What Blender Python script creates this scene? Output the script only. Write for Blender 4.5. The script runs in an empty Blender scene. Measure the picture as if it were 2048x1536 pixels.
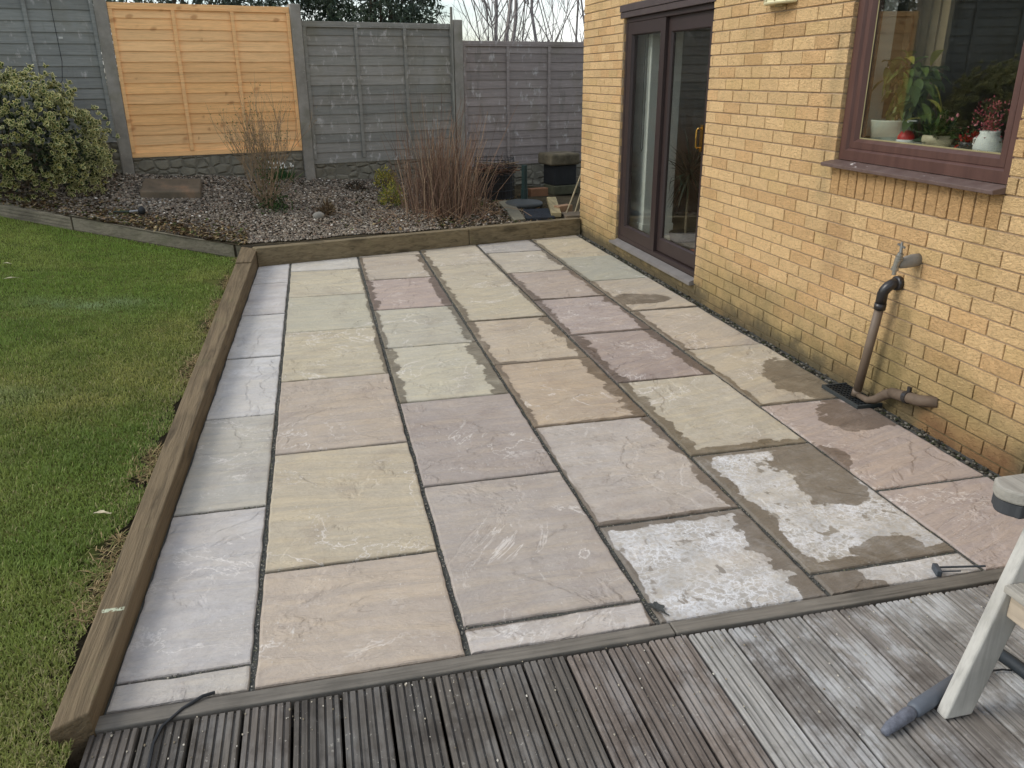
import bpy, bmesh, math, random
import numpy as np
from mathutils import Vector, Matrix, noise as mnoise
random.seed(7); RNG = np.random.default_rng(11)
R = math.radians
scene = bpy.context.scene
COL = scene.collection

# ------------------------------------------------------------------ camera, sky, sun, exposure
cd = bpy.data.cameras.new('camera'); cam = bpy.data.objects.new('camera', cd); COL.objects.link(cam)
cam.location = (0, 0, 1.63359); cam.rotation_mode = 'XYZ'
cam.rotation_euler = (1.2049062, 0.0069264, -0.2327794)
cd.sensor_width = 36; cd.lens = 36 * 1609.402 / 2048; cd.clip_end = 400; cd.clip_start = 0.05
scene.camera = cam
SUN_EL, SUN_AZ = R(38), (-0.985, 0.12)
w = bpy.data.worlds.new('World'); scene.world = w; w.use_nodes = True
wn = w.node_tree; wn.nodes.clear()
def _w(t): return wn.nodes.new(t)
sky = _w('ShaderNodeTexSky'); sky.sky_type = 'NISHITA'; sky.sun_disc = False
sky.sun_elevation = SUN_EL; sky.sun_rotation = math.atan2(SUN_AZ[0], SUN_AZ[1])
tc = _w('ShaderNodeTexCoord'); mp = _w('ShaderNodeMapping'); mp.inputs['Scale'].default_value = (1.5, 1.5, 4.0)
cn = _w('ShaderNodeTexNoise'); cn.inputs['Scale'].default_value = 2.2; cn.inputs['Detail'].default_value = 7
cr = _w('ShaderNodeValToRGB'); cr.color_ramp.elements[0].position = 0.40; cr.color_ramp.elements[1].position = 0.66
cmx = _w('ShaderNodeMix'); cmx.data_type = 'RGBA'; cmx.inputs[7].default_value = (8.3, 8.4, 8.35, 1)
bg = _w('ShaderNodeBackground'); bg.inputs['Strength'].default_value = 0.135; wo = _w('ShaderNodeOutputWorld')
wn.links.new(tc.outputs['Generated'], mp.inputs['Vector']); wn.links.new(mp.outputs[0], cn.inputs['Vector'])
wn.links.new(cn.outputs['Fac'], cr.inputs[0]); wn.links.new(cr.outputs[0], cmx.inputs[0])
wn.links.new(sky.outputs[0], cmx.inputs[6]); wn.links.new(cmx.outputs[2], bg.inputs['Color']); wn.links.new(bg.outputs[0], wo.inputs['Surface'])
sl = bpy.data.lights.new('sun', 'SUN'); sun = bpy.data.objects.new('sun', sl); COL.objects.link(sun)
sl.energy = 1.35; sl.angle = R(26); sl.color = (1.0, 0.95, 0.87)
sdir = Vector((SUN_AZ[0] * math.cos(SUN_EL), SUN_AZ[1] * math.cos(SUN_EL), math.sin(SUN_EL))).normalized()
sun.rotation_euler = sdir.to_track_quat('Z', 'Y').to_euler()
scene.view_settings.view_transform = 'Standard'; scene.view_settings.look = 'None'
scene.view_settings.exposure = 0.42; scene.view_settings.gamma = 1.0

# ------------------------------------------------------------------ helpers
def lin(r, g, b):
    f = lambda c: (c / 255 / 12.92) if c <= 10 else ((c / 255 + 0.055) / 1.055) ** 2.4
    return (f(r), f(g), f(b))
def tag(o, label=None, cat=None, group=None, kind=None):
    if label: o['label'] = label
    if cat: o['category'] = cat
    if group: o['group'] = group
    if kind: o['kind'] = kind
    return o
def empty(name, loc, label, cat, group=None):
    o = bpy.data.objects.new(name, None); COL.objects.link(o); o.location = loc; o.empty_display_size = .1
    return tag(o, label, cat, group)
class MB:
    """collects verts, faces and a colour per face"""
    def __init__(s): s.v = []; s.f = []; s.c = []; s.col = (1, 1, 1)
    def add(s, vs, fs, col=None):
        b = len(s.v); s.v += [tuple(p) for p in vs]
        for f in fs: s.f.append(tuple(b + i for i in f)); s.c.append(col or s.col)
    def hexa(s, p, col=None):    # 8 points: bottom 4 ccw, top 4 ccw
        s.add(p, [(3, 2, 1, 0), (4, 5, 6, 7), (0, 1, 5, 4), (1, 2, 6, 5), (2, 3, 7, 6), (3, 0, 4, 7)], col)
    def box(s, a, b, col=None):
        (x0, y0, z0), (x1, y1, z1) = a, b
        s.hexa([(x0, y0, z0), (x1, y0, z0), (x1, y1, z0), (x0, y1, z0), (x0, y0, z1), (x1, y0, z1), (x1, y1, z1), (x0, y1, z1)], col)
    def obox(s, c, ax, hs, col=None):   # centre, three axes, half sizes
        c = Vector(c); A, B, C = [Vector(a) * h for a, h in zip(ax, hs)]
        s.hexa([c - A - B - C, c + A - B - C, c + A + B - C, c - A + B - C, c - A - B + C, c + A - B + C, c + A + B + C, c - A + B + C], col)
    def bar(s, p, q, w, h, up=(0, 0, 1), col=None):
        p, q = Vector(p), Vector(q); d = (q - p).normalized(); u = Vector(up); r = d.cross(u).normalized(); u = r.cross(d)
        s.obox((p + q) / 2, (r, d, u), (w / 2, (q - p).length / 2, h / 2), col)
    def tube(s, pts, rad, n=8, caps=True, col=None):
        pts = [Vector(p) for p in pts]; k = len(pts)
        rad = rad if hasattr(rad, '__len__') else [rad] * k
        vs = []; ref = Vector((0.31, 0.2, 0.93))
        for i, p in enumerate(pts):
            d = (pts[min(i + 1, k - 1)] - pts[max(i - 1, 0)]).normalized()
            a = d.cross(ref)
            if a.length < .05: a = d.cross(Vector((1, 0, 0)))
            a.normalize(); b = d.cross(a)
            for j in range(n):
                t = 2 * math.pi * j / n; vs.append(p + (a * math.cos(t) + b * math.sin(t)) * rad[i])
        fs = [(i * n + j, i * n + (j + 1) % n, (i + 1) * n + (j + 1) % n, (i + 1) * n + j) for i in range(k - 1) for j in range(n)]
        if caps and n > 2: fs += [tuple(range(n))[::-1], tuple((k - 1) * n + j for j in range(n))]
        s.add(vs, fs, col)
    def lathe(s, c, prof, n=20, col=None, axis=None):
        c = Vector(c); M = Matrix.Identity(3) if axis is None else Vector(axis).to_track_quat('Z', 'Y').to_matrix()
        vs = [c + M @ Vector((r * math.cos(2 * math.pi * j / n), r * math.sin(2 * math.pi * j / n), z)) for r, z in prof for j in range(n)]
        k = len(prof)
        fs = [(i * n + j, i * n + (j + 1) % n, (i + 1) * n + (j + 1) % n, (i + 1) * n + j) for i in range(k - 1) for j in range(n)]
        s.add(vs, fs, col)
    def blob(s, c, r, seed=0, sub=2, col=None, rough=.18):
        bm = bmesh.new(); bmesh.ops.create_icosphere(bm, subdivisions=sub, radius=1)
        vs = []
        for v in bm.verts:
            q = v.co * (1 + rough * mnoise.noise(v.co * 1.7 + Vector((seed, seed * 2.1, 0))))
            vs.append((c[0] + q.x * r[0], c[1] + q.y * r[1], c[2] + q.z * r[2]))
        s.add(vs, [tuple(v.index for v in f.verts) for f in bm.faces], col); bm.free()
    def build(s, name, mat, parent=None, smooth=False, bevel=0, seg=2, autosmooth=False):
        me = bpy.data.meshes.new(name); me.from_pydata(s.v, [], s.f); me.validate(clean_customdata=False)
        if len(me.polygons) == len(s.c):
            a = me.attributes.new('Col', 'FLOAT_COLOR', 'CORNER')
            cnt = np.empty(len(me.polygons), np.int32); me.polygons.foreach_get('loop_total', cnt)
            c = np.ones((len(me.polygons), 4), np.float32); c[:, :3] = np.array(s.c, np.float32)
            a.data.foreach_set('color', np.repeat(c, cnt, 0).ravel())
        me.materials.append(mat)
        if smooth: me.polygons.foreach_set('use_smooth', [True] * len(me.polygons))
        o = bpy.data.objects.new(name, me); COL.objects.link(o)
        if parent:
            o.parent = parent
            if parent.type == 'EMPTY': o.matrix_parent_inverse = Matrix.Translation(-Vector(parent.location))
        if bevel:
            m = o.modifiers.new('bevel', 'BEVEL'); m.width = bevel; m.segments = seg; m.limit_method = 'ANGLE'; m.angle_limit = R(35)
        return o
def np_mesh(name, V, F, mat, C=None, parent=None, smooth=False):
    """V (n,3), F (m,k), C per-vertex colour"""
    me = bpy.data.meshes.new(name); k = F.shape[1]
    me.vertices.add(len(V)); me.vertices.foreach_set('co', V.astype(np.float32).ravel())
    me.loops.add(F.size); me.loops.foreach_set('vertex_index', F.astype(np.int32).ravel())
    me.polygons.add(len(F)); me.polygons.foreach_set('loop_start', np.arange(0, F.size, k, dtype=np.int32))
    if C is not None:
        a = me.attributes.new('Col', 'FLOAT_COLOR', 'POINT'); c = np.ones((len(V), 4), np.float32); c[:, :3] = C
        a.data.foreach_set('color', c.ravel())
    me.materials.append(mat); me.update(calc_edges=True); me.validate(clean_customdata=False)
    if smooth: me.polygons.foreach_set('use_smooth', [True] * len(me.polygons))
    o = bpy.data.objects.new(name, me); COL.objects.link(o)
    if parent:
        o.parent = parent
        if parent.type == 'EMPTY': o.matrix_parent_inverse = Matrix.Translation(-Vector(parent.location))
    return o

# ------------------------------------------------------------------ material kit
class Mat:
    def __init__(s, name):
        s.m = bpy.data.materials.new(name); s.m.use_nodes = True; s.t = s.m.node_tree
        s.p = s.t.nodes['Principled BSDF']; s.out = s.t.nodes['Material Output']
        s.co = s.n('ShaderNodeTexCoord').outputs['Object']
    def n(s, typ, props=None, ins=None):
        d = s.t.nodes.new(typ)
        for k, v in (props or {}).items(): setattr(d, k, v)
        for k, v in (ins or {}).items(): s.set(d.inputs[k], v)
        return d
    def set(s, sock, v):
        if isinstance(v, bpy.types.NodeSocket): s.t.links.new(v, sock)
        elif isinstance(v, (tuple, list)) and len(v) == 3 and sock.type == 'RGBA': sock.default_value = (*v, 1)
        else: sock.default_value = v
    def noise(s, scale, detail=4, rough=.55, vec=None, dist=0): return s.n('ShaderNodeTexNoise', None, {'Vector': vec or s.co, 'Scale': scale, 'Detail': detail, 'Roughness': rough, 'Distortion': dist}).outputs['Fac']
    def vor(s, scale, feature='F1', vec=None, out='Distance', rnd=1.0): return s.n('ShaderNodeTexVoronoi', {'feature': feature}, {'Vector': vec or s.co, 'Scale': scale, 'Randomness': rnd}).outputs[out]
    def map(s, scale=(1, 1, 1), rot=(0, 0, 0), loc=(0, 0, 0), vec=None): return s.n('ShaderNodeMapping', None, {'Vector': vec or s.co, 'Scale': scale, 'Rotation': rot, 'Location': loc}).outputs[0]
    def ramp(s, fac, *st):
        d = s.n('ShaderNodeValToRGB', None, {'Fac': fac}); e = d.color_ramp.elements
        while len(e) < len(st): e.new(.5)
        for x, (p, c) in zip(e, st):
            x.position = p; x.color = (c, c, c, 1) if not isinstance(c, tuple) else (*c, 1)
        return d.outputs['Color']
    def step(s, v, a, b): return s.n('ShaderNodeMapRange', {'interpolation_type': 'SMOOTHSTEP', 'clamp': True}, {'Value': v, 'From Min': a, 'From Max': b}).outputs[0]
    def mix(s, f, a, b, blend='MIX'):
        d = s.n('ShaderNodeMix', {'data_type': 'RGBA', 'blend_type': blend}); s.set(d.inputs[0], f); s.set(d.inputs[6], a); s.set(d.inputs[7], b); return d.outputs[2]
    def math(s, op, a, b=0.0, clamp=False):
        d = s.n('ShaderNodeMath', {'operation': op, 'use_clamp': clamp}); s.set(d.inputs[0], a); s.set(d.inputs[1], b); return d.outputs[0]
    def attr(s, name, typ='GEOMETRY', out='Color'): return s.n('ShaderNodeAttribute', {'attribute_name': name, 'attribute_type': typ}).outputs[out]
    def sep(s, v=None): return s.n('ShaderNodeSeparateXYZ', None, {0: v or s.co}).outputs
    def bump(s, h, strength=.5, dist=.01, nrm=None):
        ins = {'Height': h, 'Strength': strength, 'Distance': dist}
        if nrm is not None: ins['Normal'] = nrm
        return s.n('ShaderNodeBump', None, ins).outputs[0]
    def fin(s, col=None, rough=.7, nrm=None, spec=.35, metal=0, **kw):
        if col is not None: s.set(s.p.inputs['Base Color'], col)
        s.set(s.p.inputs['Roughness'], rough); s.set(s.p.inputs['Specular IOR Level'], spec); s.set(s.p.inputs['Metallic'], metal)
        if nrm is not None: s.set(s.p.inputs['Normal'], nrm)
        for k, v in kw.items(): s.set(s.p.inputs[k.replace('_', ' ')], v)
        return s.m
def wood(name, base, axis='y', var=.35, rough=.8, attr=True, yaw=0, bumpd=.003, dark=.45, stain=None, stain_amt=.5, fine=1.0):
    """weathered timber: base colour times the mesh tint, grain along axis"""
    m = Mat(name)
    sc = {'x': (1.2, 28, 28), 'y': (28, 1.2, 28), 'z': (28, 28, 1.2)}[axis]
    v = m.map(tuple(a * fine for a in sc), vec=m.map(rot=(0, 0, -yaw)))
    g = m.noise(1.6, 6, .6, v, .6); g2 = m.noise(6, 3, .6, v)
    f = m.math('ADD', m.math('MULTIPLY', g, .65), m.math('MULTIPLY', g2, .35))
    tone = m.ramp(f, (.3, dark), (.5, 1.0), (.72, 1.0 + var))
    c = m.mix(1, base, m.attr('Col'), 'MULTIPLY') if attr else base
    c = m.mix(1, c, tone, 'MULTIPLY')
    big = m.ramp(m.noise(2.3, 5, .65), (.35, .72), (.65, 1.12)); c = m.mix(1, c, big, 'MULTIPLY')
    if stain: c = m.mix(m.math('MULTIPLY', m.step(m.noise(3.4, 6, .7), .5, .68), stain_amt), c, stain)
    return m.fin(c, rough, m.bump(f, .6, bumpd), .25)
def plain(name, col, rough=.6, bump=0, bs=40, spec=.35, metal=0, var=.15, **kw):
    m = Mat(name); n = m.noise(bs * .25, 5, .6)
    c = m.mix(1, col, m.ramp(n, (.3, 1 - var), (.7, 1 + var)), 'MULTIPLY')
    return m.fin(c, rough, m.bump(m.noise(bs, 4, .6), .5, bump) if bump else None, spec, metal, **kw)
def vcol(name, rough=.7, spec=.3, trans=0, var=.12, bs=30):
    m = Mat(name); c = m.mix(1, m.attr('Col'), m.ramp(m.noise(bs, 3), (.3, 1 - var), (.7, 1 + var)), 'MULTIPLY')
    m.fin(c, rough, None, spec)
    if trans:
        tb = m.n('ShaderNodeBsdfTranslucent', None, {'Color': c}); mx = m.n('ShaderNodeMixShader', None, {0: trans})
        m.t.links.new(m.p.outputs[0], mx.inputs[1]); m.t.links.new(tb.outputs[0], mx.inputs[2]); m.t.links.new(mx.outputs[0], m.out.inputs[0])
    return m.m

# ------------------------------------------------------------------ terrain functions
YAW = R(12.85); FD = Vector((math.cos(YAW), math.sin(YAW), 0)); FN = Vector((math.sin(YAW), -math.cos(YAW), 0)); FO = Vector((-1.929, 9.741, 0))
def FP(s, off, z): return FO + FD * s + FN * off + Vector((0, 0, z))
_FX = [-4.5, -2.935, -.75, 2.75, 4.5]; _FY = [9.08, 8.61, 7.95, 8.5, 8.78]; _FZ = [.79, .53, .155, .155, .155]
_BX = [-1.929 + s * math.cos(YAW) for s in (-2.6, -.1, 1.92, 3.0, 3.85, 5.25, 7)]; _BZ = [.95, .68, .50, .43, .33, .19, .17]
def front_y(x): return np.interp(x, _FX, _FY)
def fence_y(x): return 9.741 + (x + 1.929) * math.tan(YAW)
def bed(x, y):
    yf = front_y(x); zf = np.interp(x, _FX, _FZ); yb = fence_y(x); zb = np.interp(x, _BX, _BZ)
    return zf + (zb - zf) * np.clip((y - yf) / (yb - yf), 0, 1.2)
def bedp(x, y, dz=0): return (x, y, float(bed(x, y)) + dz)
def lawn_z(x, y):
    k = .03 + .15 * np.clip((y - 2) / 6.4, 0, 1.05)
    return .03 + k * np.maximum(-x - .78, 0)

# ================================================================== SETTING
m = Mat('earth'); c = m.ramp(m.noise(3, 8, .7), (.3, lin(52, 46, 36)), (.7, lin(84, 76, 58)))
M_earth = m.fin(c, .95, m.bump(m.noise(30, 6, .7), .8, .03), .1)
g = MB(); g.add([(-150, -60, -.25), (150, -60, -.25), (150, 250, -.25), (-150, 250, -.25)], [(0, 1, 2, 3)])
tag(g.build('ground', M_earth), kind='structure')

# lawn surface
m = Mat('thatch'); c = m.ramp(m.noise(7, 8, .7), (.3, lin(56, 62, 28)), (.5, lin(80, 90, 40)), (.7, lin(104, 102, 58)))
sp = m.sep(); dg = m.math('SUBTRACT', m.math('ADD', sp[0], .80), m.math('MULTIPLY', m.math('SUBTRACT', sp[1], 1.9), .0075)); c = m.mix(m.step(m.math('ADD', dg, m.math('MULTIPLY', m.noise(9, 4, .6), .12)), -.07, -.01), c, lin(48, 42, 30))
M_thatch = m.fin(c, .95, m.bump(m.noise(60, 6, .7), .9, .02), .1)
def timber_left(y): return -.792 + (y - 1.9) * (.045 / 6)
V = []; F = []
ny, nx = 60, 40
for i in range(ny + 1):
    y = -1.0 + (9.3 + 1.0) * i / ny
    for j in range(nx + 1):
        xr = timber_left(y) if y > 1.86 else -.735
        x = xr - (j / nx) ** 1.5 * 6.5
        yy = y
        lim = 8.60 - (x + 2.935) * (.65 / 2.185) if x > -2.935 else 8.60 - (x + 2.935) * .30
        yy = min(y, lim)
        e = (j == 0)
        V.append((x, yy, float(lawn_z(x, yy)) - .006 + .012 * mnoise.noise(Vector((x * 2.2, yy * 2.2, 0))) - (.05 if e else 0)))
F = [(i * (nx + 1) + j + 1, i * (nx + 1) + j, (i + 1) * (nx + 1) + j, (i + 1) * (nx + 1) + j + 1) for i in range(ny) for j in range(nx)]
b = MB(); b.add(V, F); lawn = b.build('lawn', M_thatch, smooth=True); tag(lawn, kind='structure')

# bed surface
V = []; nx, ny = 70, 30
for i in range(ny + 1):
    for j in range(nx + 1):
        x = -4.6 + 9.6 * j / nx; yf = front_y(x) - .02; y = yf + (fence_y(x) + .3 - yf) * i / ny
        V.append((x, y, float(bed(x, y)) - .006 + .02 * mnoise.noise(Vector((x * 2, y * 2, 5)))))
F = [(i * (nx + 1) + j, i * (nx + 1) + j + 1, (i + 1) * (nx + 1) + j + 1, (i + 1) * (nx + 1) + j) for i in range(ny) for j in range(nx)]
b = MB(); b.add(V, F); tag(b.build('planting_bed', M_earth, smooth=True), kind='structure')

# ------------------------------------------------------------------ patio
m = Mat('mortar'); c = m.ramp(m.noise(14, 6, .7), (.3, lin(66, 68, 66)), (.7, lin(98, 98, 93)))
M_mortar = m.fin(c, .9, m.bump(m.noise(90, 5, .7), .9, .01), .2)
def far_y(x): return 7.69 + (x + .6) * (.76 / 3.37)
def slab_left(y): return -.703 + (y - 1.965) * (.1 / 5.7)
b = MB(); b.add([(slab_left(1.94) - .02, 1.94, -.013), (2.83, 1.94, -.006), (2.83, 8.55, -.006), (-.62, 7.75, -.006)], [(0, 1, 2, 3)])
patio = b.build('patio', M_mortar); tag(patio, kind='structure')

m = Mat('sandstone')
OB = lambda nme, out='Fac': m.attr(nme, 'OBJECT', out)
ocol = OB('tint', 'Color'); owhite = OB('white'); seed = OB('seed')
e1 = m.sep(m.n('ShaderNodeUVMap', {'uv_map': 'edge_x'}).outputs[0]); e2 = m.sep(m.n('ShaderNodeUVMap', {'uv_map': 'edge_y'}).outputs[0])
sv = m.n('ShaderNodeCombineXYZ', None, {0: m.math('MULTIPLY', seed, 3.7), 1: m.math('MULTIPLY', seed, 9.1), 2: seed}).outputs[0]
pv = m.n('ShaderNodeVectorMath', {'operation': 'ADD'}, {0: m.co, 1: sv}).outputs[0]
rv = m.n('ShaderNodeVectorRotate', {'rotation_type': 'Z_AXIS'}, {'Vector': pv, 'Angle': m.math('MULTIPLY', seed, 2.3)}).outputs[0]
streak = m.noise(2.0, 7, .62, m.map((1.2, 7, 1), vec=rv), 1.2)
cloud = m.noise(3.2, 6, .6, pv, .5)
finen = m.noise(55, 4, .7, pv)
c = m.mix(m.step(streak, .38, .66), m.mix(1, ocol, (.95, .94, .945), 'MULTIPLY'), m.mix(1, ocol, (1.10, 1.06, .99), 'MULTIPLY'))
c = m.mix(m.step(cloud, .48, .74), c, m.mix(1, c, (.84, .82, .83), 'MULTIPLY'))
c = m.mix(1, c, m.ramp(finen, (.3, .93), (.7, 1.06)), 'MULTIPLY')
# pale veins: thin level lines of a warped noise
vein = m.math('ABSOLUTE', m.math('SUBTRACT', m.noise(1.7, 7, .62, rv, .8), .5))
veinm = m.math('MULTIPLY', m.math('SUBTRACT', 1.0, m.step(vein, .0015, .008)), m.step(m.noise(2.3, 3, .5, pv), .44, .62))
c = m.mix(m.math('MULTIPLY', veinm, .6), c, lin(226, 220, 212))
# scuffs and lime bloom
sc1 = m.math('MULTIPLY', m.step(m.noise(38, 3, .7, m.map((1, .35, 1), vec=rv)), .58, .72), m.step(m.noise(4.5, 4, .6, pv), .52, .66))
c = m.mix(m.math('MULTIPLY', sc1, .5), c, lin(222, 219, 212))
fl = m.math('MULTIPLY', m.step(m.noise(120, 2, .5, m.map((1, .45, 1), vec=rv)), .66, .72), m.step(m.noise(3.3, 5, .65, m.map(loc=(5, 2, 1), vec=pv)), .47, .62))
c = m.mix(m.math('MULTIPLY', fl, .6), c, lin(216, 213, 206))
spk = m.math('SUBTRACT', 1.0, m.step(m.vor(9, vec=pv), .012, .03)); c = m.mix(m.math('MULTIPLY', spk, m.math('MULTIPLY', m.math('GREATER_THAN', m.sep(m.vor(9, vec=pv, out='Color'))[0], .8), .7)), c, lin(70, 68, 62))
bloom = m.math('MULTIPLY', owhite, m.step(m.noise(2.2, 7, .70, pv), .24, .64))
crack = m.vor(30, 'DISTANCE_TO_EDGE', m.n('ShaderNodeVectorMath', {'operation': 'ADD'}, {0: pv, 1: m.n('ShaderNodeVectorMath', {'operation': 'SCALE'}, {0: m.n('ShaderNodeTexNoise', None, {'Vector': pv, 'Scale': 9.0, 'Detail': 5.0, 'Roughness': .7}).outputs['Color'], 'Scale': .14}).outputs[0]}).outputs[0])
crackm = m.math('SUBTRACT', 1.0, m.step(crack, .04, .22))
bl2 = m.math('MULTIPLY', bloom, m.math('ADD', .50, m.math('MULTIPLY', m.math('MULTIPLY', crackm, OB('craze')), .6)), True)
cell = m.math('MULTIPLY', m.math('MULTIPLY', m.step(crack, .10, .30), OB('craze')), m.math('MULTIPLY', m.step(m.noise(3.1, 5, .6, m.map(loc=(1, 6, 2), vec=pv)), .42, .60), m.math('GREATER_THAN', m.sep(m.vor(30, vec=pv, out='Color'))[1], .3)))
c = m.mix(bl2, c, m.mix(m.step(m.noise(6, 6, .7, pv), .36, .66), lin(178, 177, 174), lin(214, 215, 216)))
c = m.mix(m.math('MULTIPLY', cell, .5), c, m.mix(1, ocol, (.60, .59, .585), 'MULTIPLY'))
lines = m.math('MULTIPLY', m.math('SUBTRACT', 1.0, m.step(crack, .02, .09)), m.math('MULTIPLY', OB('craze'), m.math('MULTIPLY', m.step(m.noise(5, 5, .65, m.map(loc=(3, 3, 7), vec=pv)), .40, .62), .6))); c = m.mix(m.math('MULTIPLY', lines, m.step(owhite, .3, .8)), c, lin(232, 233, 234))
blot = m.math('MULTIPLY', m.step(m.noise(9, 5, .6, pv), .56, .62), OB('blots')); c = m.mix(m.math('MULTIPLY', blot, m.step(m.noise(31, 2, .5, m.map((1, .5, 1), vec=rv)), .5, .56)), c, m.mix(1, ocol, (.62, .6, .58), 'MULTIPLY'))
# damp margins creeping in from the joints, plus the puddle marks near the gully and door
wob = m.noise(5.5, 5, .55); wob2 = m.noise(17, 3, .5)
wob = m.math('ADD', m.math('MULTIPLY', wob, .75), m.math('MULTIPLY', wob2, .25))
wamp = m.step(wob, .28, .68)
def edge(d, wname): return m.math('SUBTRACT', m.math('MULTIPLY', OB(wname), m.math('ADD', .25, m.math('MULTIPLY', wamp, 1.25))), d)
wet = m.math('MAXIMUM', m.math('MAXIMUM', edge(e1[0], 'damp_left'), edge(e1[1], 'damp_right')), m.math('MAXIMUM', edge(e2[0], 'damp_near'), edge(e2[1], 'damp_far')))
wetb = m.step(wet, -.026, .006); wet = m.step(wet, -.0015, .005)
gp = m.n('ShaderNodeNewGeometry').outputs['Position']; wx = m.sep(gp)
def puddle(x, y, rx, ry):
    dx = m.math('DIVIDE', m.math('SUBTRACT', wx[0], x), rx); dy = m.math('DIVIDE', m.math('SUBTRACT', wx[1], y), ry)
    r = m.math('SQRT', m.math('ADD', m.math('MULTIPLY', dx, dx), m.math('MULTIPLY', dy, dy)))
    r = m.math('ADD', r, m.math('MULTIPLY', m.math('SUBTRACT', m.noise(5, 5, .6), .5), 1.5))
    return m.math('SUBTRACT', 1.0, m.step(r, .94, 1.0))
for pd in ((2.36, 5.70, .24, .17), (2.70, 3.82, .30, .36), (2.62, 3.27, .30, .17), (2.05, 2.88, .20, .19), (1.98, 2.62, .14, .16), (1.93, 2.17, .15, .07)):
    wet = m.math('MAXIMUM', wet, m.math('MULTIPLY', puddle(*pd), .95))
c = m.mix(m.math('MULTIPLY', wetb, .16), c, m.mix(1, ocol, (.55, .52, .5), 'MULTIPLY'))
wv_ = m.math('MULTIPLY', wet, m.math('SUBTRACT', .97, m.math('MULTIPLY', m.step(m.noise(6, 5, .7, m.map(loc=(2, 8, 1))), .45, .75), .38)))
c = m.mix(wv_, c, m.mix(1, m.mix(.15, ocol, lin(150, 146, 140)), m.mix(streak, (.34, .31, .275), (.48, .44, .40)), 'MULTIPLY'))
h = m.math('ADD', m.math('MULTIPLY', streak, .8), m.math('ADD', m.math('MULTIPLY', cloud, .9), m.math('MULTIPLY', finen, .14)))
lay = m.math('ADD', m.math('MULTIPLY', m.step(m.math('FRACT', m.math('MULTIPLY', m.noise(1.6, 6, .55, rv, .5), 7.0)), .0, .22), .22), h)
M_stone = m.fin(c, m.math('SUBTRACT', .72, m.math('MULTIPLY', wet, .34)), m.bump(lay, .95, .018), .35)

XL = [None, -.313, .318, .935, 1.55, 2.16, 2.715]
# column, near y, far y, colour, bloom, craze, blots, damp left/right/near/far, label
S = []
def slab(col, y0, y1, rgb, white=.12, craze=.1, blots=0, dl=0, dr=0, dn=0, df=0): S.append((col, y0, y1, rgb, white, craze, blots, dl, dr, dn, df))
slab(0, 1.955, 2.078, (176, 172, 170), .2); slab(0, 2.078, 3.055, (172, 169, 173), .45, .1); slab(0, 3.055, 4.04, (162, 160, 152), .35, .05)
slab(0, 4.04, 5.01, (194, 195, 198), .9, .1); slab(0, 5.01, 6.005, (194, 195, 198), .85, .15); slab(0, 6.005, 6.995, (184, 181, 184), .75, .1); slab(0, 6.995, 9, (184, 182, 184), .8, .1)
slab(1, 1.955, 2.555, (172, 154, 138), .12); slab(1, 2.555, 3.527, (178, 164, 136), .1); slab(1, 3.527, 4.51, (160, 142, 126), .2)
slab(1, 4.51, 5.485, (178, 168, 140), .06, dr=.03); slab(1, 5.485, 6.455, (172, 170, 148), .05, dr=.025); slab(1, 6.455, 7.39, (182, 174, 148), .05, dr=.02); slab(1, 7.39, 9, (190, 186, 174), .6)
slab(2, 1.955, 2.088, (178, 168, 164), .5, .3, dr=.02, df=.012); slab(2, 2.088, 3.055, (152, 140, 134), .22); slab(2, 3.055, 4.02, (140, 126, 122), .2)
slab(2, 4.02, 4.978, (184, 180, 156), .15, dl=.05, dr=.07); slab(2, 4.978, 5.915, (172, 170, 152), .12, dl=.03, dr=.05); slab(2, 5.915, 6.892, (162, 140, 134), .08, dl=.05, dr=.06, df=.02); slab(2, 6.892, 7.86, (170, 156, 138), .12, dl=.03, dr=.05); slab(2, 7.86, 9, (180, 168, 150), .1)
slab(3, 1.955, 2.568, (176, 172, 168), 1.0, 1.0, 1, .02, .09, 0, .035); slab(3, 2.568, 3.535, (166, 154, 146), .35, .3, .4, .01, .05, .015, 0); slab(3, 3.535, 4.49, (172, 148, 120), .15, .2, 0, .04, .075, .02, .02)
slab(3, 4.49, 5.44, (178, 160, 134), .2, .2, 0, .045, .06, .03, 0); slab(3, 5.44, 6.374, (178, 168, 140), .12, .1, 0, .05, .03, .01, 0); slab(3, 6.374, 7.283, (180, 170, 144), .08, .1, 0, .05, .02); slab(3, 7.283, 8.17, (178, 168, 146), .12, .1, 0, .04, .015); slab(3, 8.17, 9, (196, 192, 180), .6)
slab(4, 1.955, 2.084, (172, 168, 164), .7, .5, .3, .18, 0, 0, 0); slab(4, 2.084, 3.05, (176, 170, 158), .95, .9, 1, .06, 0, .045, .03); slab(4, 3.05, 4.02, (178, 168, 142), .25, .3, .15, .06, 0, .05, 0)
slab(4, 4.02, 4.952, (140, 122, 120), .15, .2, 0, .07, .06, .01, 0); slab(4, 4.952, 5.888, (156, 138, 136), .2, .6, 0, .05, .045, .02, 0); slab(4, 5.888, 6.82, (160, 142, 132), .1, .2, 0, .05, .045, .01, 0); slab(4, 6.82, 7.73, (176, 168, 150), .15, .2, 0, .015, .05, .015, 0); slab(4, 7.73, 9, (146, 144, 144), .2, .1, 0, 0, .03)
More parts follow.
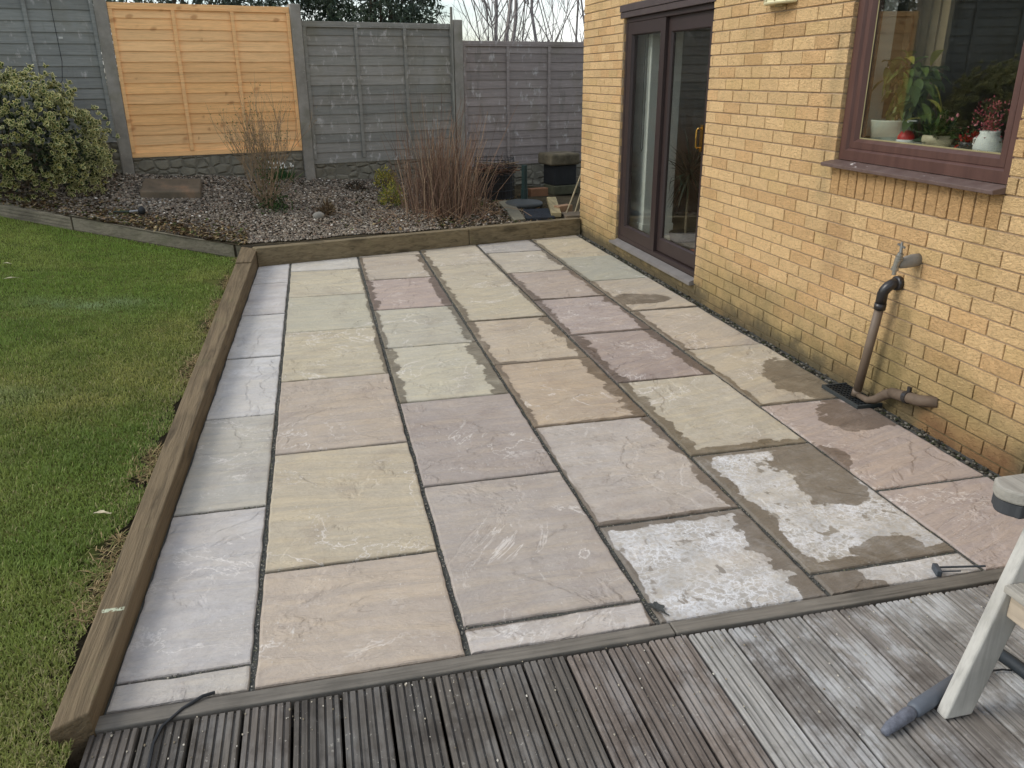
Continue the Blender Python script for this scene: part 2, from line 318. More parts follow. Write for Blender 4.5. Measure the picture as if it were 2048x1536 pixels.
slab(5, 1.955, 2.561, (160, 142, 140), .08); slab(5, 2.561, 3.515, (164, 144, 138), .1, .1, .1); slab(5, 3.515, 4.467, (178, 166, 142), .12, .2, .1, .03, 0, .015, 0); slab(5, 4.467, 5.40, (180, 166, 148), .12, .1, 0, .04); slab(5, 5.40, 6.366, (178, 164, 144), .08, .1, 0, .03, 0, .01, 0); slab(5, 6.366, 7.317, (158, 160, 144), .05, .1, 0, .02); slab(5, 7.317, 8.27, (182, 172, 144), .04, .1, 0, .03); slab(5, 8.27, 9, (186, 178, 160), .15)
J = .0095
for i, (k, y0, y1, rgb, wh, cz, bt, dl, dr, dn, df) in enumerate(S):
    x0f = (lambda y: slab_left(y) + .004) if k == 0 else (lambda y, a=XL[k]: a + J)
    x1f = lambda y, a=XL[k + 1]: a - J
    top = y1 > 8.9
    def yt(x): return (far_y(x) - .012) if top else min(y1 - J, far_y(x) - .012)
    yn = y0 + J
    pts = []
    def run(p, q):
        n = max(2, int(math.dist(p, q) / .035)); ph = random.random() * 50
        for t in range(n):
            f = t / n; x = p[0] + (q[0] - p[0]) * f; y = p[1] + (q[1] - p[1]) * f
            d = .0045 * mnoise.noise(Vector((x * 9 + ph, y * 9, ph))) + .003 * mnoise.noise(Vector((x * 35, y * 35 + ph, ph)))
            nx_, ny_ = -(q[1] - p[1]), q[0] - p[0]; L = math.hypot(nx_, ny_) or 1
            if t == 0:
                cx = (p[0] + q[0]) / 2; d = 0
            pts.append((x + nx_ / L * d, y + ny_ / L * d))
    xa, xb = x0f(yn), x1f(yn); xa2 = x0f(yt(x0f(y0 + .5)) if top else y1); xb2 = xb
    P = [(xa, yn), (xb, yn), (xb2, yt(xb2)), (xa2, yt(xa2))]
    for a in range(4): run(P[a], P[(a + 1) % 4])
    cx = sum(p[0] for p in P) / 4; cy = sum(p[1] for p in P) / 4; z0 = random.uniform(-.0015, .003); tx, ty = random.uniform(-.004, .004), random.uniform(-.003, .003)
    def zz(x, y, d): return z0 + d + tx * (x - cx) + ty * (y - cy)
    def ins(p, d): vx, vy = cx - p[0], cy - p[1]; L = math.hypot(vx, vy); return (p[0] + vx / L * d, p[1] + vy / L * d)
    n = len(pts); vs = [(x, y, -.03) for x, y in pts] + [(x, y, zz(x, y, -.007)) for x, y in pts]
    r2 = [ins(p, .003) for p in pts]; r3 = [ins(p, .010) for p in pts]
    vs += [(x, y, zz(x, y, -.002)) for x, y in r2] + [(x, y, zz(x, y, 0)) for x, y in r3]
    fs = [(a * n + j, a * n + (j + 1) % n, (a + 1) * n + (j + 1) % n, (a + 1) * n + j) for a in range(3) for j in range(n)] + [tuple(3 * n + j for j in range(n))]
    b = MB(); b.add(vs, fs); o = b.build('paving_slab', M_stone, patio)
    me = o.data; ux = me.uv_layers.new(name='edge_x'); uy = me.uv_layers.new(name='edge_y')
    for l in me.loops:
        x, y, _ = me.vertices[l.vertex_index].co
        ux.data[l.index].uv = (x - x0f(y), x1f(y) - x); uy.data[l.index].uv = (y - yn, yt(x) - y)
    o['tint'] = list(lin(*[.54 * q + .46 * t_ for q, t_ in zip([q + 7 for q in rgb], (178, 172, 157))])); o['white'] = float(wh); o['seed'] = float(i * 1.37 % 11); o['craze'] = float(cz); o['blots'] = float(bt)
    o['damp_left'] = float(dl); o['damp_right'] = float(dr); o['damp_near'] = float(dn); o['damp_far'] = float(df)

# soil and grit strip between the slabs and the wall
b = MB()
for i in range(1500):
    y = random.uniform(2.0, 8.4); x = 2.715 + abs(random.gauss(0, .022)); r = random.uniform(.003, .010)
    if 3.33 < y < 3.68 or x > 2.775: continue
    cc = random.choice([(60, 58, 48), (88, 84, 74), (52, 56, 38), (120, 116, 106), (44, 42, 36)])
    b.blob((x, y, random.uniform(-.004, .006)), (r, r * 1.2, r * .7), i, 1, lin(*cc))
M_grit = vcol('grit', .9, .2)
tag(b.build('grit', M_grit), 'dark grit and moss filling the gap along the house wall', 'grit', kind='stuff')

# ------------------------------------------------------------------ deck
M_deck = None
m = Mat('deck_wood')
v = m.map((26, 1.1, 26)); g1 = m.noise(1.7, 6, .65, v, .5); g2 = m.noise(6, 4, .65, v)
f = m.math('ADD', m.math('MULTIPLY', g1, .55), m.math('MULTIPLY', g2, .45))
c = m.mix(1, m.attr('Col'), m.ramp(f, (.34, .42), (.5, 1.0), (.68, 1.45)), 'MULTIPLY')
sp = m.sep(); dry = m.step(m.math('ADD', sp[0], m.math('MULTIPLY', m.noise(2.5, 5, .6), 1.1)), 1.15, 2.0)
c = m.mix(m.math('MULTIPLY', m.step(m.noise(5, 7, .72, m.map((1.6, .8, 1))), .46, .64), m.math('ADD', .10, m.math('MULTIPLY', dry, .55))), c, lin(196, 198, 198))
c = m.mix(m.math('MULTIPLY', m.step(m.noise(3.6, 6, .72, m.map(loc=(4, 1, 0))), .50, .64), .65), c, m.mix(1, m.attr('Col'), (.45, .42, .40), 'MULTIPLY'))
c = m.mix(m.math('MULTIPLY', m.step(m.noise(70, 3, .6), .66, .72), .6), c, lin(170, 166, 156))
M_deck = m.fin(c, .75, m.bump(f, .7, .003), .3)
deck = MB(); gaps = MB()
prof = []
W_ = .1235; ng = 5
px = [0, .003]
pz = [-.006, 0]
pitch = (W_ - .012) / ng
for i in range(ng):
    a = .006 + i * pitch
    px += [a + pitch * .33, a + pitch * .40, a + pitch * .60, a + pitch * .67]; pz += [0, -.008, -.008, 0]
px += [W_ - .003, W_]; pz += [0, -.006]
x = -.722; bi = 0
while x < 2.75:
    xc = x + W_ / 2
    t = random.uniform(.88, 1.12)
    if xc < .60: base = random.choice([(92, 87, 80), (100, 94, 87), (84, 80, 74)])
    elif xc < 1.01: base = random.choice([(114, 105, 97), (122, 113, 105)])
    else: base = random.choice([(140, 138, 133), (132, 129, 124), (148, 146, 141), (128, 123, 117)])
    if .35 < xc < .60: base = (98, 93, 86)
    cc = tuple(a * t for a in lin(*base)); j = random.uniform(-.001, .001); ye = 1.882 - random.uniform(0, .006)
    vs = []; n = len(px)
    wdt = min(W_, 2.775 - x) / W_
    for y in (ye, .05):
        for a, z in zip(px, pz): vs.append((x + a * wdt, y, z + .004 + j))
        vs += [(x + W_ * wdt, y, -.024), (x, y, -.024)]
    n2 = n + 2
    fs = [(k, k + 1, n2 + k + 1, n2 + k) for k in range(n2 - 1)] + [(n2 - 1, 0, n2, 2 * n2 - 1)] + [tuple(range(n2))[::-1]]
    deck.add(vs, [tuple(reversed(q)) for q in fs], cc)
    x += .1325; bi += 1
dk = empty('deck', (1.0, 1.0, 0), None, None); dk['kind'] = 'structure'
deck.build('deck_boards', M_deck, dk)
M_beam = wood('beam_wood', lin(118, 113, 104), 'x', .3, .8, False, stain=lin(84, 82, 76))
b = MB(); b.box((-.735, 1.890, -.16), (.96, 1.944, .010)); b.box((.964, 1.890, -.16), (2.775, 1.946, .011)); b.build('edge_beam', M_beam, dk, bevel=.004)
b = MB()
for yy in (1.84, 1.4, .95, .5): b.box((-.70, yy - .03, -.2), (2.77, yy + .03, -.022))
b.box((-.72, .05, -.2), (2.77, 1.88, -.19)); b.build('joist', plain('joist_wood', lin(40, 36, 32), .9), dk)
# grit and seeds on the boards
b = MB()
for i in range(230):
    x = random.uniform(-.7, 2.2); y = 1.885 - abs(random.gauss(0, .22)); r = random.uniform(.001, .0032)
    if y < 1.2: continue
    b.blob((x, y, .006), (r, r * random.uniform(1, 1.8), r * .7), i, 1, lin(*random.choice([(176, 168, 150), (150, 140, 120), (200, 194, 180), (120, 110, 92)])))
tag(b.build('deck_grit', M_grit), 'tiny pale grit and seeds scattered on the grooved deck boards', 'grit', kind='stuff')

# ================================================================== TIMBER SLEEPERS
def sleeper_mat(name, base, ax):
    m = Mat(name); sc = (1.0, 22, 22) if ax == 'x' else (22, 1.0, 22)
    v = m.map(sc); f = m.noise(1.8, 7, .62, v, .9)
    c = m.ramp(f, (.28, tuple(a * .45 for a in base)), (.5, base), (.74, tuple(min(1, a * 1.32) for a in base)))
    kv = m.map((2.4, 9, 9) if ax == 'x' else (9, 2.4, 9)); kd = m.vor(1.0, vec=kv); kr = m.sep(m.vor(1.0, vec=kv, out='Color'))[0]
    kn = m.math('MULTIPLY', m.math('SUBTRACT', 1.0, m.step(kd, .14, .40)), m.math('GREATER_THAN', kr, .66))
    c = m.mix(m.math('MULTIPLY', kn, .65), c, tuple(a * .30 for a in base))
    c = m.mix(m.math('MULTIPLY', m.step(m.noise(2.1, 6, .7), .52, .7), .45), c, tuple(a * .6 for a in base))
    c = m.mix(m.math('MULTIPLY', m.step(m.noise(4.4, 6, .7, m.map(loc=(3, 3, 3))), .58, .7), .3), c, lin(112, 112, 78))
    if ax == 'y':
        sp = m.sep(); sx = m.math('MULTIPLY', m.math('SUBTRACT', 1.0, m.step(m.math('ABSOLUTE', m.math('ADD', sp[0], .742)), .028, .036)), m.math('SUBTRACT', 1.0, m.step(m.math('ABSOLUTE', m.math('SUBTRACT', sp[1], 2.335)), .006, .012)))
        c = m.mix(m.math('MULTIPLY', sx, m.math('MULTIPLY', m.step(m.noise(70, 3, .7), .42, .5), .75)), c, lin(196, 206, 178))
    return m.fin(c, .85, m.bump(m.math('ADD', f, m.math('MULTIPLY', m.noise(7, 3, .6, v), .35)), .95, .009), .2)
M_slL = sleeper_mat('sleeper_weathered', lin(112, 98, 76), 'y'); M_slF = sleeper_mat('sleeper_mossy', lin(124, 112, 88), 'x')
def prism(name, poly, z0, z1, mat, label, seg=10):
    b = MB(); n = len(poly); b.add([(x, y, z0) for x, y in poly] + [(x, y, z1 if not callable(z1) else z1(y)) for x, y in poly], [tuple(range(n))[::-1], tuple(n + i for i in range(n))] + [(i, (i + 1) % n, n + (i + 1) % n, n + i) for i in range(n)])
    o = b.build(name, mat, bevel=.006, seg=3); return tag(o, label, 'timber sleeper', 'timber sleepers edging the patio')
zL = lambda y: .075 + (y - 1.9) * (.066 / 5.8)
yj = 7.22
sL = lambda y: slab_left(y) - .004
prism('timber_sleeper', [(-.795, 1.835), (sL(1.885), 1.885), (sL(yj), yj), (timber_left(yj), yj)], -.1, zL, M_slL, 'long grey timber sleeper between the lawn and the paving slabs')
prism('timber_sleeper', [(timber_left(yj) + .002, yj + .004), (sL(yj) - .001, yj + .004), (-.606, 7.682), (-.606, 7.80), (-.742, 7.93), (-.752, 7.93)], -.1, lambda y: .146, M_slL, 'short timber sleeper block at the far corner beside the lawn')
def farpt(x, o): return (x - .22 * o, far_y(x) + .975 * o)
prism('timber_sleeper', [farpt(-.600, .002), farpt(1.468, .002), farpt(1.468, .10), farpt(-.62, .10)], -.08, .168, M_slF, 'damp timber sleeper in front of the gravel, left half of the far edge')
prism('timber_sleeper', [farpt(1.474, 0), farpt(2.765, 0), farpt(2.765, .10), farpt(1.474, .10)], -.08, .172, M_slF, 'greenish timber sleeper meeting the house corner at the far edge')

# lawn edging boards
P0 = Vector((-2.935, 8.60, 0)); P1 = Vector((-.79, 7.97, 0)); ED = (P1 - P0)
def edgept(t, off, z): q = P0 + ED * t; n = Vector((ED.y, -ED.x, 0)).normalized(); n = n if n.y < 0 else -n; return (q.x + n.x * off, q.y + n.y * off, z)
zE = lambda t: .535 + (.15 - .535) * t
M_edge = wood('edging_wood', lin(134, 126, 108), 'x', .3, .85, False, stain=lin(96, 96, 72))
def edge_board(t0, t1, off, h, th, dz, label, groove=False):
    b = MB()
    def sect(a, c_, o0, o1): b.hexa([edgept(t0, o1, zE(t0) + dz - h + a), edgept(t1, o1, zE(t1) + dz - h + a), edgept(t1, o0, zE(t1) + dz - h + a), edgept(t0, o0, zE(t0) + dz - h + a), edgept(t0, o1, zE(t0) + dz - h + c_), edgept(t1, o1, zE(t1) + dz - h + c_), edgept(t1, o0, zE(t1) + dz - h + c_), edgept(t0, o0, zE(t0) + dz - h + c_)])
    if groove:
        sect(0, h, off - th, off - .006)
        k = 4; hh = h / k
        for i in range(k): sect(i * hh + .006, (i + 1) * hh - .004, off - .0055, off)
    else: sect(0, h, off - th, off)
    o = b.build('edging_board', M_edge, bevel=.002); return tag(o, label, 'edging board', 'boards edging the gravel bed')
edge_board(-.75, .30, .02, .13, .03, 0, 'grooved board edging the gravel below the variegated bush', True)
edge_board(-.9, .44, -.018, .10, .05, .012, 'flat weathered capping board behind the grooved edging board')
edge_board(.305, .985, .012, .12, .045, .002, 'plain timber board edging the lawn up to the sleeper corner')
b = MB(); b.box((-.80, 7.955, -.05), (-.757, 8.0, .158)); tag(b.build('edging_peg', M_edge, bevel=.003), 'short square wooden peg at the end of the lawn edging', 'peg')

# ================================================================== HOUSE
house = empty('house', (2.777, 5.0, 0), 'yellow brick house wall with brown patio door and window', 'house')
m = Mat('brick'); cb = m.attr('Col')
wv = m.map((1, 1, 2.2)); rough = m.noise(26, 5, .68, wv, 2.2); r2 = m.noise(90, 3, .6)
c = m.mix(1, cb, m.ramp(rough, (.28, .60), (.47, 1.0), (.7, 1.16)), 'MULTIPLY')
sp = m.sep(); nz = m.noise(2.1, 6, .65)
alg = m.math('ADD', m.math('MULTIPLY', sp[2], 1.4), m.math('MULTIPLY', nz, -1.15))
algm = m.math('SUBTRACT', 1.0, m.step(alg, -.50, .10))
c = m.mix(m.math('MULTIPLY', algm, .68), c, m.mix(rough, lin(98, 92, 60), lin(146, 136, 92)))
low = m.math('SUBTRACT', 1.0, m.step(m.math('ADD', sp[2], m.math('MULTIPLY', m.math('SUBTRACT', m.noise(4, 5, .7), .5), .35)), .03, .16))
c = m.mix(m.math('MULTIPLY', low, .8), c, lin(86, 80, 66))
def streakm(y, hw, z0, z1): 
    a_ = m.math('SUBTRACT', 1.0, m.step(m.math('ADD', m.math('ABSOLUTE', m.math('SUBTRACT', sp[1], y)), m.math('MULTIPLY', m.noise(7, 4, .6), .12)), hw, hw + .10)); b_ = m.math('MULTIPLY', m.step(sp[2], z0 - .05, z0 + .05), m.math('SUBTRACT', 1.0, m.step(sp[2], z1 - .12, z1 + .03))); return m.math('MULTIPLY', a_, b_)
c = m.mix(m.math('MULTIPLY', streakm(3.30, .06, -.1, .62), .5), c, lin(110, 102, 66))
c = m.mix(m.math('MULTIPLY', streakm(2.80, .30, -.1, .17), .55), c, lin(150, 104, 70))
c = m.mix(m.math('MULTIPLY', streakm(3.95, .10, .55, 1.0), .3), c, lin(160, 122, 88))
c = m.mix(m.math('MULTIPLY', streakm(4.12, .06, .95, 1.9), .35), c, lin(140, 128, 96))
patch = m.math('MULTIPLY', m.step(m.noise(1.3, 5, .6, m.map(loc=(7, 2, 1))), .52, .68), .35); c = m.mix(patch, c, m.mix(1, cb, (.72, .72, .62), 'MULTIPLY'))
M_brick = m.fin(c, .9, m.bump(m.math('ADD', rough, m.math('MULTIPLY', r2, .25)), 1.0, .02), .15)
m = Mat('wall_mortar'); sp = m.sep(); c = m.ramp(m.noise(30, 5, .7), (.3, lin(148, 128, 104)), (.7, lin(182, 160, 132)))
c = m.mix(m.math('MULTIPLY', m.math('SUBTRACT', 1.0, m.step(m.math('ADD', sp[2], m.math('MULTIPLY', m.noise(2.1, 6, .65), -.8)), -.35, .1)), .75), c, lin(78, 72, 44))
M_wm = m.fin(c, .95, m.bump(m.noise(120, 4, .7), .8, .004), .1)
WX = 2.777; YEND = 8.525
DY0, DY1, DZ0, DZ1 = 5.640, 7.392, .125, 2.10      # door opening
WY0, WY1, WZ0, WZ1 = 2.845, 4.050, 1.158, 2.42     # window opening
bricks = MB(); k0 = -22; Z0 = 1.6064
def bcol(sold=False):
    t = random.gauss(1, .045); r = random.random()
    base = (223, 189, 139) if r < .66 else ((217, 179, 129) if r < .88 else (217, 184, 132))
    if sold: base = (202, 164, 116)
    return tuple(min(.9, a * t) for a in lin(*base))
def brick(y0, y1, z0, z1, sold=False):
    if y1 - y0 < .02: return
    d = random.uniform(-.0015, .0015); e = .0022; cc = bcol(sold)
    bricks.add([(WX + .04, y0, z0), (WX + .04, y1, z0), (WX + .04, y1, z1), (WX + .04, y0, z1),
                (WX + e + d, y0, z0), (WX + e + d, y1, z0), (WX + e + d, y1, z1), (WX + e + d, y0, z1),
                (WX + d, y0 + e, z0 + e), (WX + d, y1 - e, z0 + e), (WX + d, y1 - e, z1 - e), (WX + d, y0 + e, z1 - e)],
               [(0, 1, 5, 4), (1, 2, 6, 5), (2, 3, 7, 6), (3, 0, 4, 7), (4, 5, 9, 8), (5, 6, 10, 9), (6, 7, 11, 10), (7, 4, 8, 11), (8, 9, 10, 11)][::1], cc)
for k in range(k0, 20):
    za = Z0 + .075 * k + .0045; zb_ = za + .066
    zm = (za + zb_) / 2
    cuts = []
    if DZ0 - .02 < zm < DZ1 + .0: cuts.append((DY0 - .0, DY1 + .0))
    if 2.10 <= zm < 2.21: cuts.append((DY0 - .03, DY1 + .075))
    if 1.006 < zm < WZ1: cuts.append((WY0 - .0, WY1))
    ph = .016 + (.1125 if k % 2 else 0)
    y = -1.5 + ph
    while y < YEND:
        a, c_ = y + .0035, y + .225 - .0035
        if a < YEND:
            c_ = min(c_, YEND); segs = [(a, c_)]
            for (u, v_) in cuts:
                ns = []
                for (p, q) in segs:
                    if q <= u or p >= v_: ns.append((p, q))
                    else:
                        if p < u: ns.append((p, u))
                        if q > v_: ns.append((v_, q))
                segs = ns
            for p, q in segs: brick(p, q, za, zb_)
        y += .225
bricks.build('brick_wall', M_brick, house)
bricks = MB(); n = 16; sw = (WY1 - WY0) / n
for i in range(n): brick(WY0 + i * sw + .004, WY0 + (i + 1) * sw - .004, 1.010, 1.155, True)
bricks.build('soldier_course', M_brick, house)
b = MB(); mx = WX + .0085
def panel(y0, y1, z0, z1): b.box((mx, y0, z0), (mx + .10, y1, z1))
panel(-1.5, WY0 - .003, -.1, 3.1); panel(WY0 - .0029, WY1 + .0029, -.1, 1.157); panel(WY0 - .0029, WY1 + .0029, WZ1, 3.1); panel(WY1 + .003, DY0 - .003, -.1, 3.1)
panel(DY0 - .0029, DY1 + .0029, -.1, .098); panel(DY0 - .0029, DY1 + .0029, 2.23, 3.1); panel(DY1 + .003, YEND - .004, -.1, 3.1)
b.build('mortar_core', M_wm, house)
# interior
M_int = plain('plaster', lin(206, 198, 178), .8, var=.04); M_white = plain('white_paint', lin(236, 236, 230), .5, var=.03)
b = MB(); X1 = WX + .108
def room(y0, y1, x1, z0, z1):
    b.add([(X1, y0, z0), (x1, y0, z0), (x1, y1, z0), (X1, y1, z0), (X1, y0, z1), (x1, y0, z1), (x1, y1, z1), (X1, y1, z1)], [(0, 1, 2, 3), (7, 6, 5, 4), (1, 0, 4, 5), (2, 1, 5, 6), (3, 2, 6, 7)])
room(4.75, 8.45, 6.4, .20, 2.4); room(.4, 4.65, 5.6, .20, 2.4)
b.build('interior_wall', plain('room_paint', lin(164, 156, 140), .8, var=.08), house)
b = MB(); b.box((2.965, 7.17, .2), (3.26, 8.3, 2.38)); b.box((2.955, 7.16, .2), (3.27, 8.32, .31)); b.build('interior_pier', M_white, house, bevel=.004)
b = MB(); b.box((X1, WY0 - .10, 1.155), (X1 + .20, WY1 + .08, 1.295)); b.box((X1, WY1 + .004, 1.31), (X1 + .16, WY1 + .05, 2.38)); b.box((X1, WY0 - .05, 1.31), (X1 + .16, WY0 - .004, 2.38)); b.build('inner_sill', M_white, house, bevel=.004)
b = MB()
for i in range(9):
    yy = 4.12 - i * .035; b.box((3.16 + .012 * (i % 2), yy - .03, .9), (3.185 + .012 * (i % 2), yy + .008, 2.38))
b.build('curtain', plain('curtain_cloth', lin(150, 132, 104), .9, var=.1), house)
b = MB(); b.tube([(2.945, 7.27, 1.95), (2.945, 7.27, 1.0), (2.945, 7.245, .97), (2.945, 7.22, 1.0), (2.945, 7.215, 1.98)], .004, 5); b.build('blind_cord', plain('cord', lin(90, 90, 84), .6), house)

# frames
m = Mat('rosewood'); f = m.noise(1.5, 4, .6, m.map((14, 14, 2)));
M_rose = m.fin(m.ramp(f, (.3, lin(74, 50, 44)), (.7, lin(90, 63, 55))), .42, None, .45)
M_dark = plain('dark_brown', lin(52, 41, 39), .45, var=.1, spec=.45)
m = Mat('glass'); gl = m.n('ShaderNodeBsdfGlossy', None, {'Color': (1, 1, 1, 1), 'Roughness': .008}); tr = m.n('ShaderNodeBsdfTransparent', None, {'Color': (.90, .92, .90, 1)})
geo = m.n('ShaderNodeNewGeometry'); dt = m.math('ABSOLUTE', m.n('ShaderNodeVectorMath', {'operation': 'DOT_PRODUCT'}, {0: geo.outputs['Normal'], 1: geo.outputs['Incoming']}).outputs['Value'])
fr = m.math('ADD', .095, m.math('MULTIPLY', .9, m.math('POWER', m.math('SUBTRACT', 1.0, dt), 5.0)), True); mxs = m.n('ShaderNodeMixShader', None, {0: fr})
m.t.links.new(tr.outputs[0], mxs.inputs[1]); m.t.links.new(gl.outputs[0], mxs.inputs[2]); m.t.links.new(mxs.outputs[0], m.out.inputs[0]); M_glass = m.m
def mitred(b, y0, y1, z0, z1, prof, col=None):
    rings = []
    for d, x in prof: rings.append([(x, y0 + d, z0 + d), (x, y1 - d, z0 + d), (x, y1 - d, z1 - d), (x, y0 + d, z1 - d)])
    vs = [p for r in rings for p in r]
    b.add(vs, [(i * 4 + j, i * 4 + (j + 1) % 4, (i + 1) * 4 + (j + 1) % 4, (i + 1) * 4 + j) for i in range(len(prof) - 1) for j in range(4)], col)
b = MB(); fy0, fy1, fz0, fz1 = WY0 + .003, WY1 - .003, 1.192, 2.40
mitred(b, fy0, fy1, fz0, fz1, [(0, 2.875), (0, 2.806), (.002, 2.803), (.052, 2.803), (.064, 2.818), (.066, 2.814), (.098, 2.814), (.114, 2.836), (.116, 2.87), (.0, 2.875)])
win = b.build('window', M_rose, house); win['label'] = 'brown framed window with plants standing on its inner sill'
b = MB(); b.box((2.838, fy0 + .108, fz0 + .108), (2.844, fy1 - .108, fz1 - .108)); b.build('pane', M_glass, win)
b = MB(); mitred(b, fy0 + .114, fy1 - .114, fz0 + .114, fz1 - .114, [(0, 2.8365), (.006, 2.836), (.007, 2.8375)]); b.build('gasket', plain('gasket', lin(140, 132, 96), .6), win)
b = MB(); b.hexa([(2.715, WY0 - .002, 1.158), (2.80, WY0 - .002, 1.158), (2.80, WY1 + .022, 1.158), (2.715, WY1 + .022, 1.158), (2.712, WY0 - .002, 1.176), (2.80, WY0 - .002, 1.192), (2.80, WY1 + .022, 1.192), (2.712, WY1 + .022, 1.176)])
m = Mat('sill_brown'); c = m.ramp(m.noise(9, 6, .7), (.35, lin(84, 66, 60)), (.65, lin(108, 92, 86)))
mk = m.math('MULTIPLY', m.step(m.noise(34, 4, .6, m.map((1, .5, 1))), .62, .66), m.step(m.noise(6, 3, .6), .52, .6)); c = m.mix(mk, c, lin(222, 216, 208))
b.build('sill', m.fin(c, .5, None, .4), win, bevel=.003)

b = MB(); dx = 2.802
mitred(b, DY0 + .002, DY1 - .002, .152, 2.099, [(0, 2.878), (0, dx), (.035, dx), (.038, dx + .012), (.038, 2.878), (0, 2.878)])
# left fixed leaf and right sliding leaf
mitred(b, 6.525, DY1 - .042, .19, 2.06, [(0, dx + .06), (0, dx + .004), (.095, dx + .004), (.105, dx + .03), (.105, dx + .06), (0, dx + .06)])
door = b.build('patio_door', M_dark, house); door['label'] = 'dark brown sliding patio door with a brass handle'
b = MB(); mitred(b, DY0 + .042, 6.575, .20, 2.06, [(0, dx + .07), (0, dx + .034), (.105, dx + .034), (.115, dx + .05), (.115, dx + .07), (0, dx + .07)]); b.build('sliding_leaf', M_dark, door)
b = MB(); b.box((dx + .032, 6.62, .285), (dx + .038, DY1 - .137, 1.965)); b.build('pane', M_glass, door)
b = MB(); b.box((dx + .053, DY0 + .147, .305), (dx + .059, 6.47, 1.955)); b.build('pane', M_glass, door)
b = MB(); b.box((2.735, DY0 - .008, .10), (2.83, DY1 + .07, .122)); b.hexa([(2.735, DY0 + .0, .1225), (2.80, DY0 + .0, .1225), (2.80, DY1 - .0, .1225), (2.735, DY1 - .0, .1225), (2.738, DY0, .128), (2.80, DY0, .150), (2.80, DY1, .150), (2.738, DY1, .128)])
b.build('sill', plain('door_sill', lin(116, 112, 108), .5, var=.15), door, bevel=.003)
b = MB(); hy = 5.80
b.tube([(dx + .034, hy, 1.255), (dx - .002, hy, 1.255), (dx - .012, hy, 1.245), (dx - .014, hy, 1.19), (dx - .012, hy, 1.125), (dx - .002, hy, 1.115), (dx + .034, hy, 1.115)], .0075, 8); b.box((dx + .024, hy - .02, 1.09), (dx + .033, hy + .02, 1.28))
b.build('handle', plain('brass', lin(196, 158, 84), .25, metal=1, var=.05), door, smooth=False, bevel=.001)
b = MB(); b.box((2.770, DY0 - .028, 2.102), (2.86, DY1 + .072, 2.15)); b.box((2.762, DY0 - .028, 2.152), (2.86, DY1 + .072, 2.208)); b.build('lintel', plain('lintel_paint', lin(74, 64, 62), .5), house, bevel=.003)

# ================================================================== FENCE
fence = empty('fence', FP(1.9, 0, .5), 'tall slatted garden fence with one new orange panel between grey ones', 'fence')
def fence_wood(name, knots=False, streaks=False):
    m = Mat(name); rv = m.map(rot=(0, 0, -YAW)); v = m.map((1.3, 1, 24), vec=rv)
    g1 = m.noise(2.2, 6, .6, v, .5); g2 = m.noise(9, 4, .6, v)
    f = m.math('ADD', m.math('MULTIPLY', g1, .6), m.math('MULTIPLY', g2, .4))
    c = m.mix(1, m.attr('Col'), m.ramp(f, (.3, .72), (.5, 1), (.7, 1.2)), 'MULTIPLY')
    if knots:
        kv = m.map((6.5, 1, 11), vec=m.n('ShaderNodeVectorRotate', {'rotation_type': 'Y_AXIS'}, {'Vector': rv, 'Angle': .25}).outputs[0]); d = m.vor(1, vec=kv); rr = m.sep(m.vor(1, vec=kv, out='Color'))
        band = m.step(m.noise(2.1, 3, .5, m.map((1, 1, .12), vec=rv)), .46, .60)
        kn = m.math('MULTIPLY', m.math('SUBTRACT', 1.0, m.step(d, .12, .34)), m.math('GREATER_THAN', m.math('MULTIPLY', rr[0], m.math('ADD', .45, m.math('MULTIPLY', band, .6))), .42))
        c = m.mix(m.math('MULTIPLY', kn, .62), c, lin(176, 120, 76))
        c = m.mix(m.math('MULTIPLY', m.step(m.noise(1.6, 4, .6, m.map((2, 1, 5), vec=rv)), .5, .75), .3), c, lin(226, 178, 124))
    if streaks:
        sm = m.math('MULTIPLY', m.step(m.noise(15, 5, .65, m.map((1, 1, .55), vec=rv)), .54, .70), m.step(m.noise(3, 4, .6, rv), .42, .56))
        c = m.mix(m.math('MULTIPLY', sm, .7), c, lin(200, 196, 190))
        c = m.mix(m.math('MULTIPLY', m.step(m.noise(1.5, 4, .6, rv), .48, .7), .45), c, lin(112, 106, 86))
        c = m.mix(m.math('MULTIPLY', m.step(m.noise(4, 6, .7, m.map((2.2, 1, .5), vec=rv)), .55, .7), .35), c, lin(92, 90, 82))
    return m.fin(c, .85, m.bump(f, .5, .003), .2)
M_fg = fence_wood('fence_grey', streaks=True); M_fo = fence_wood('fence_orange', knots=True)
def fbox(b, s0, s1, o0, o1, z0, z1, col): b.hexa([FP(s0, o1, z0), FP(s1, o1, z0), FP(s1, o0, z0), FP(s0, o0, z0), FP(s0, o1, z1), FP(s1, o1, z1), FP(s1, o0, z1), FP(s0, o0, z1)], col)
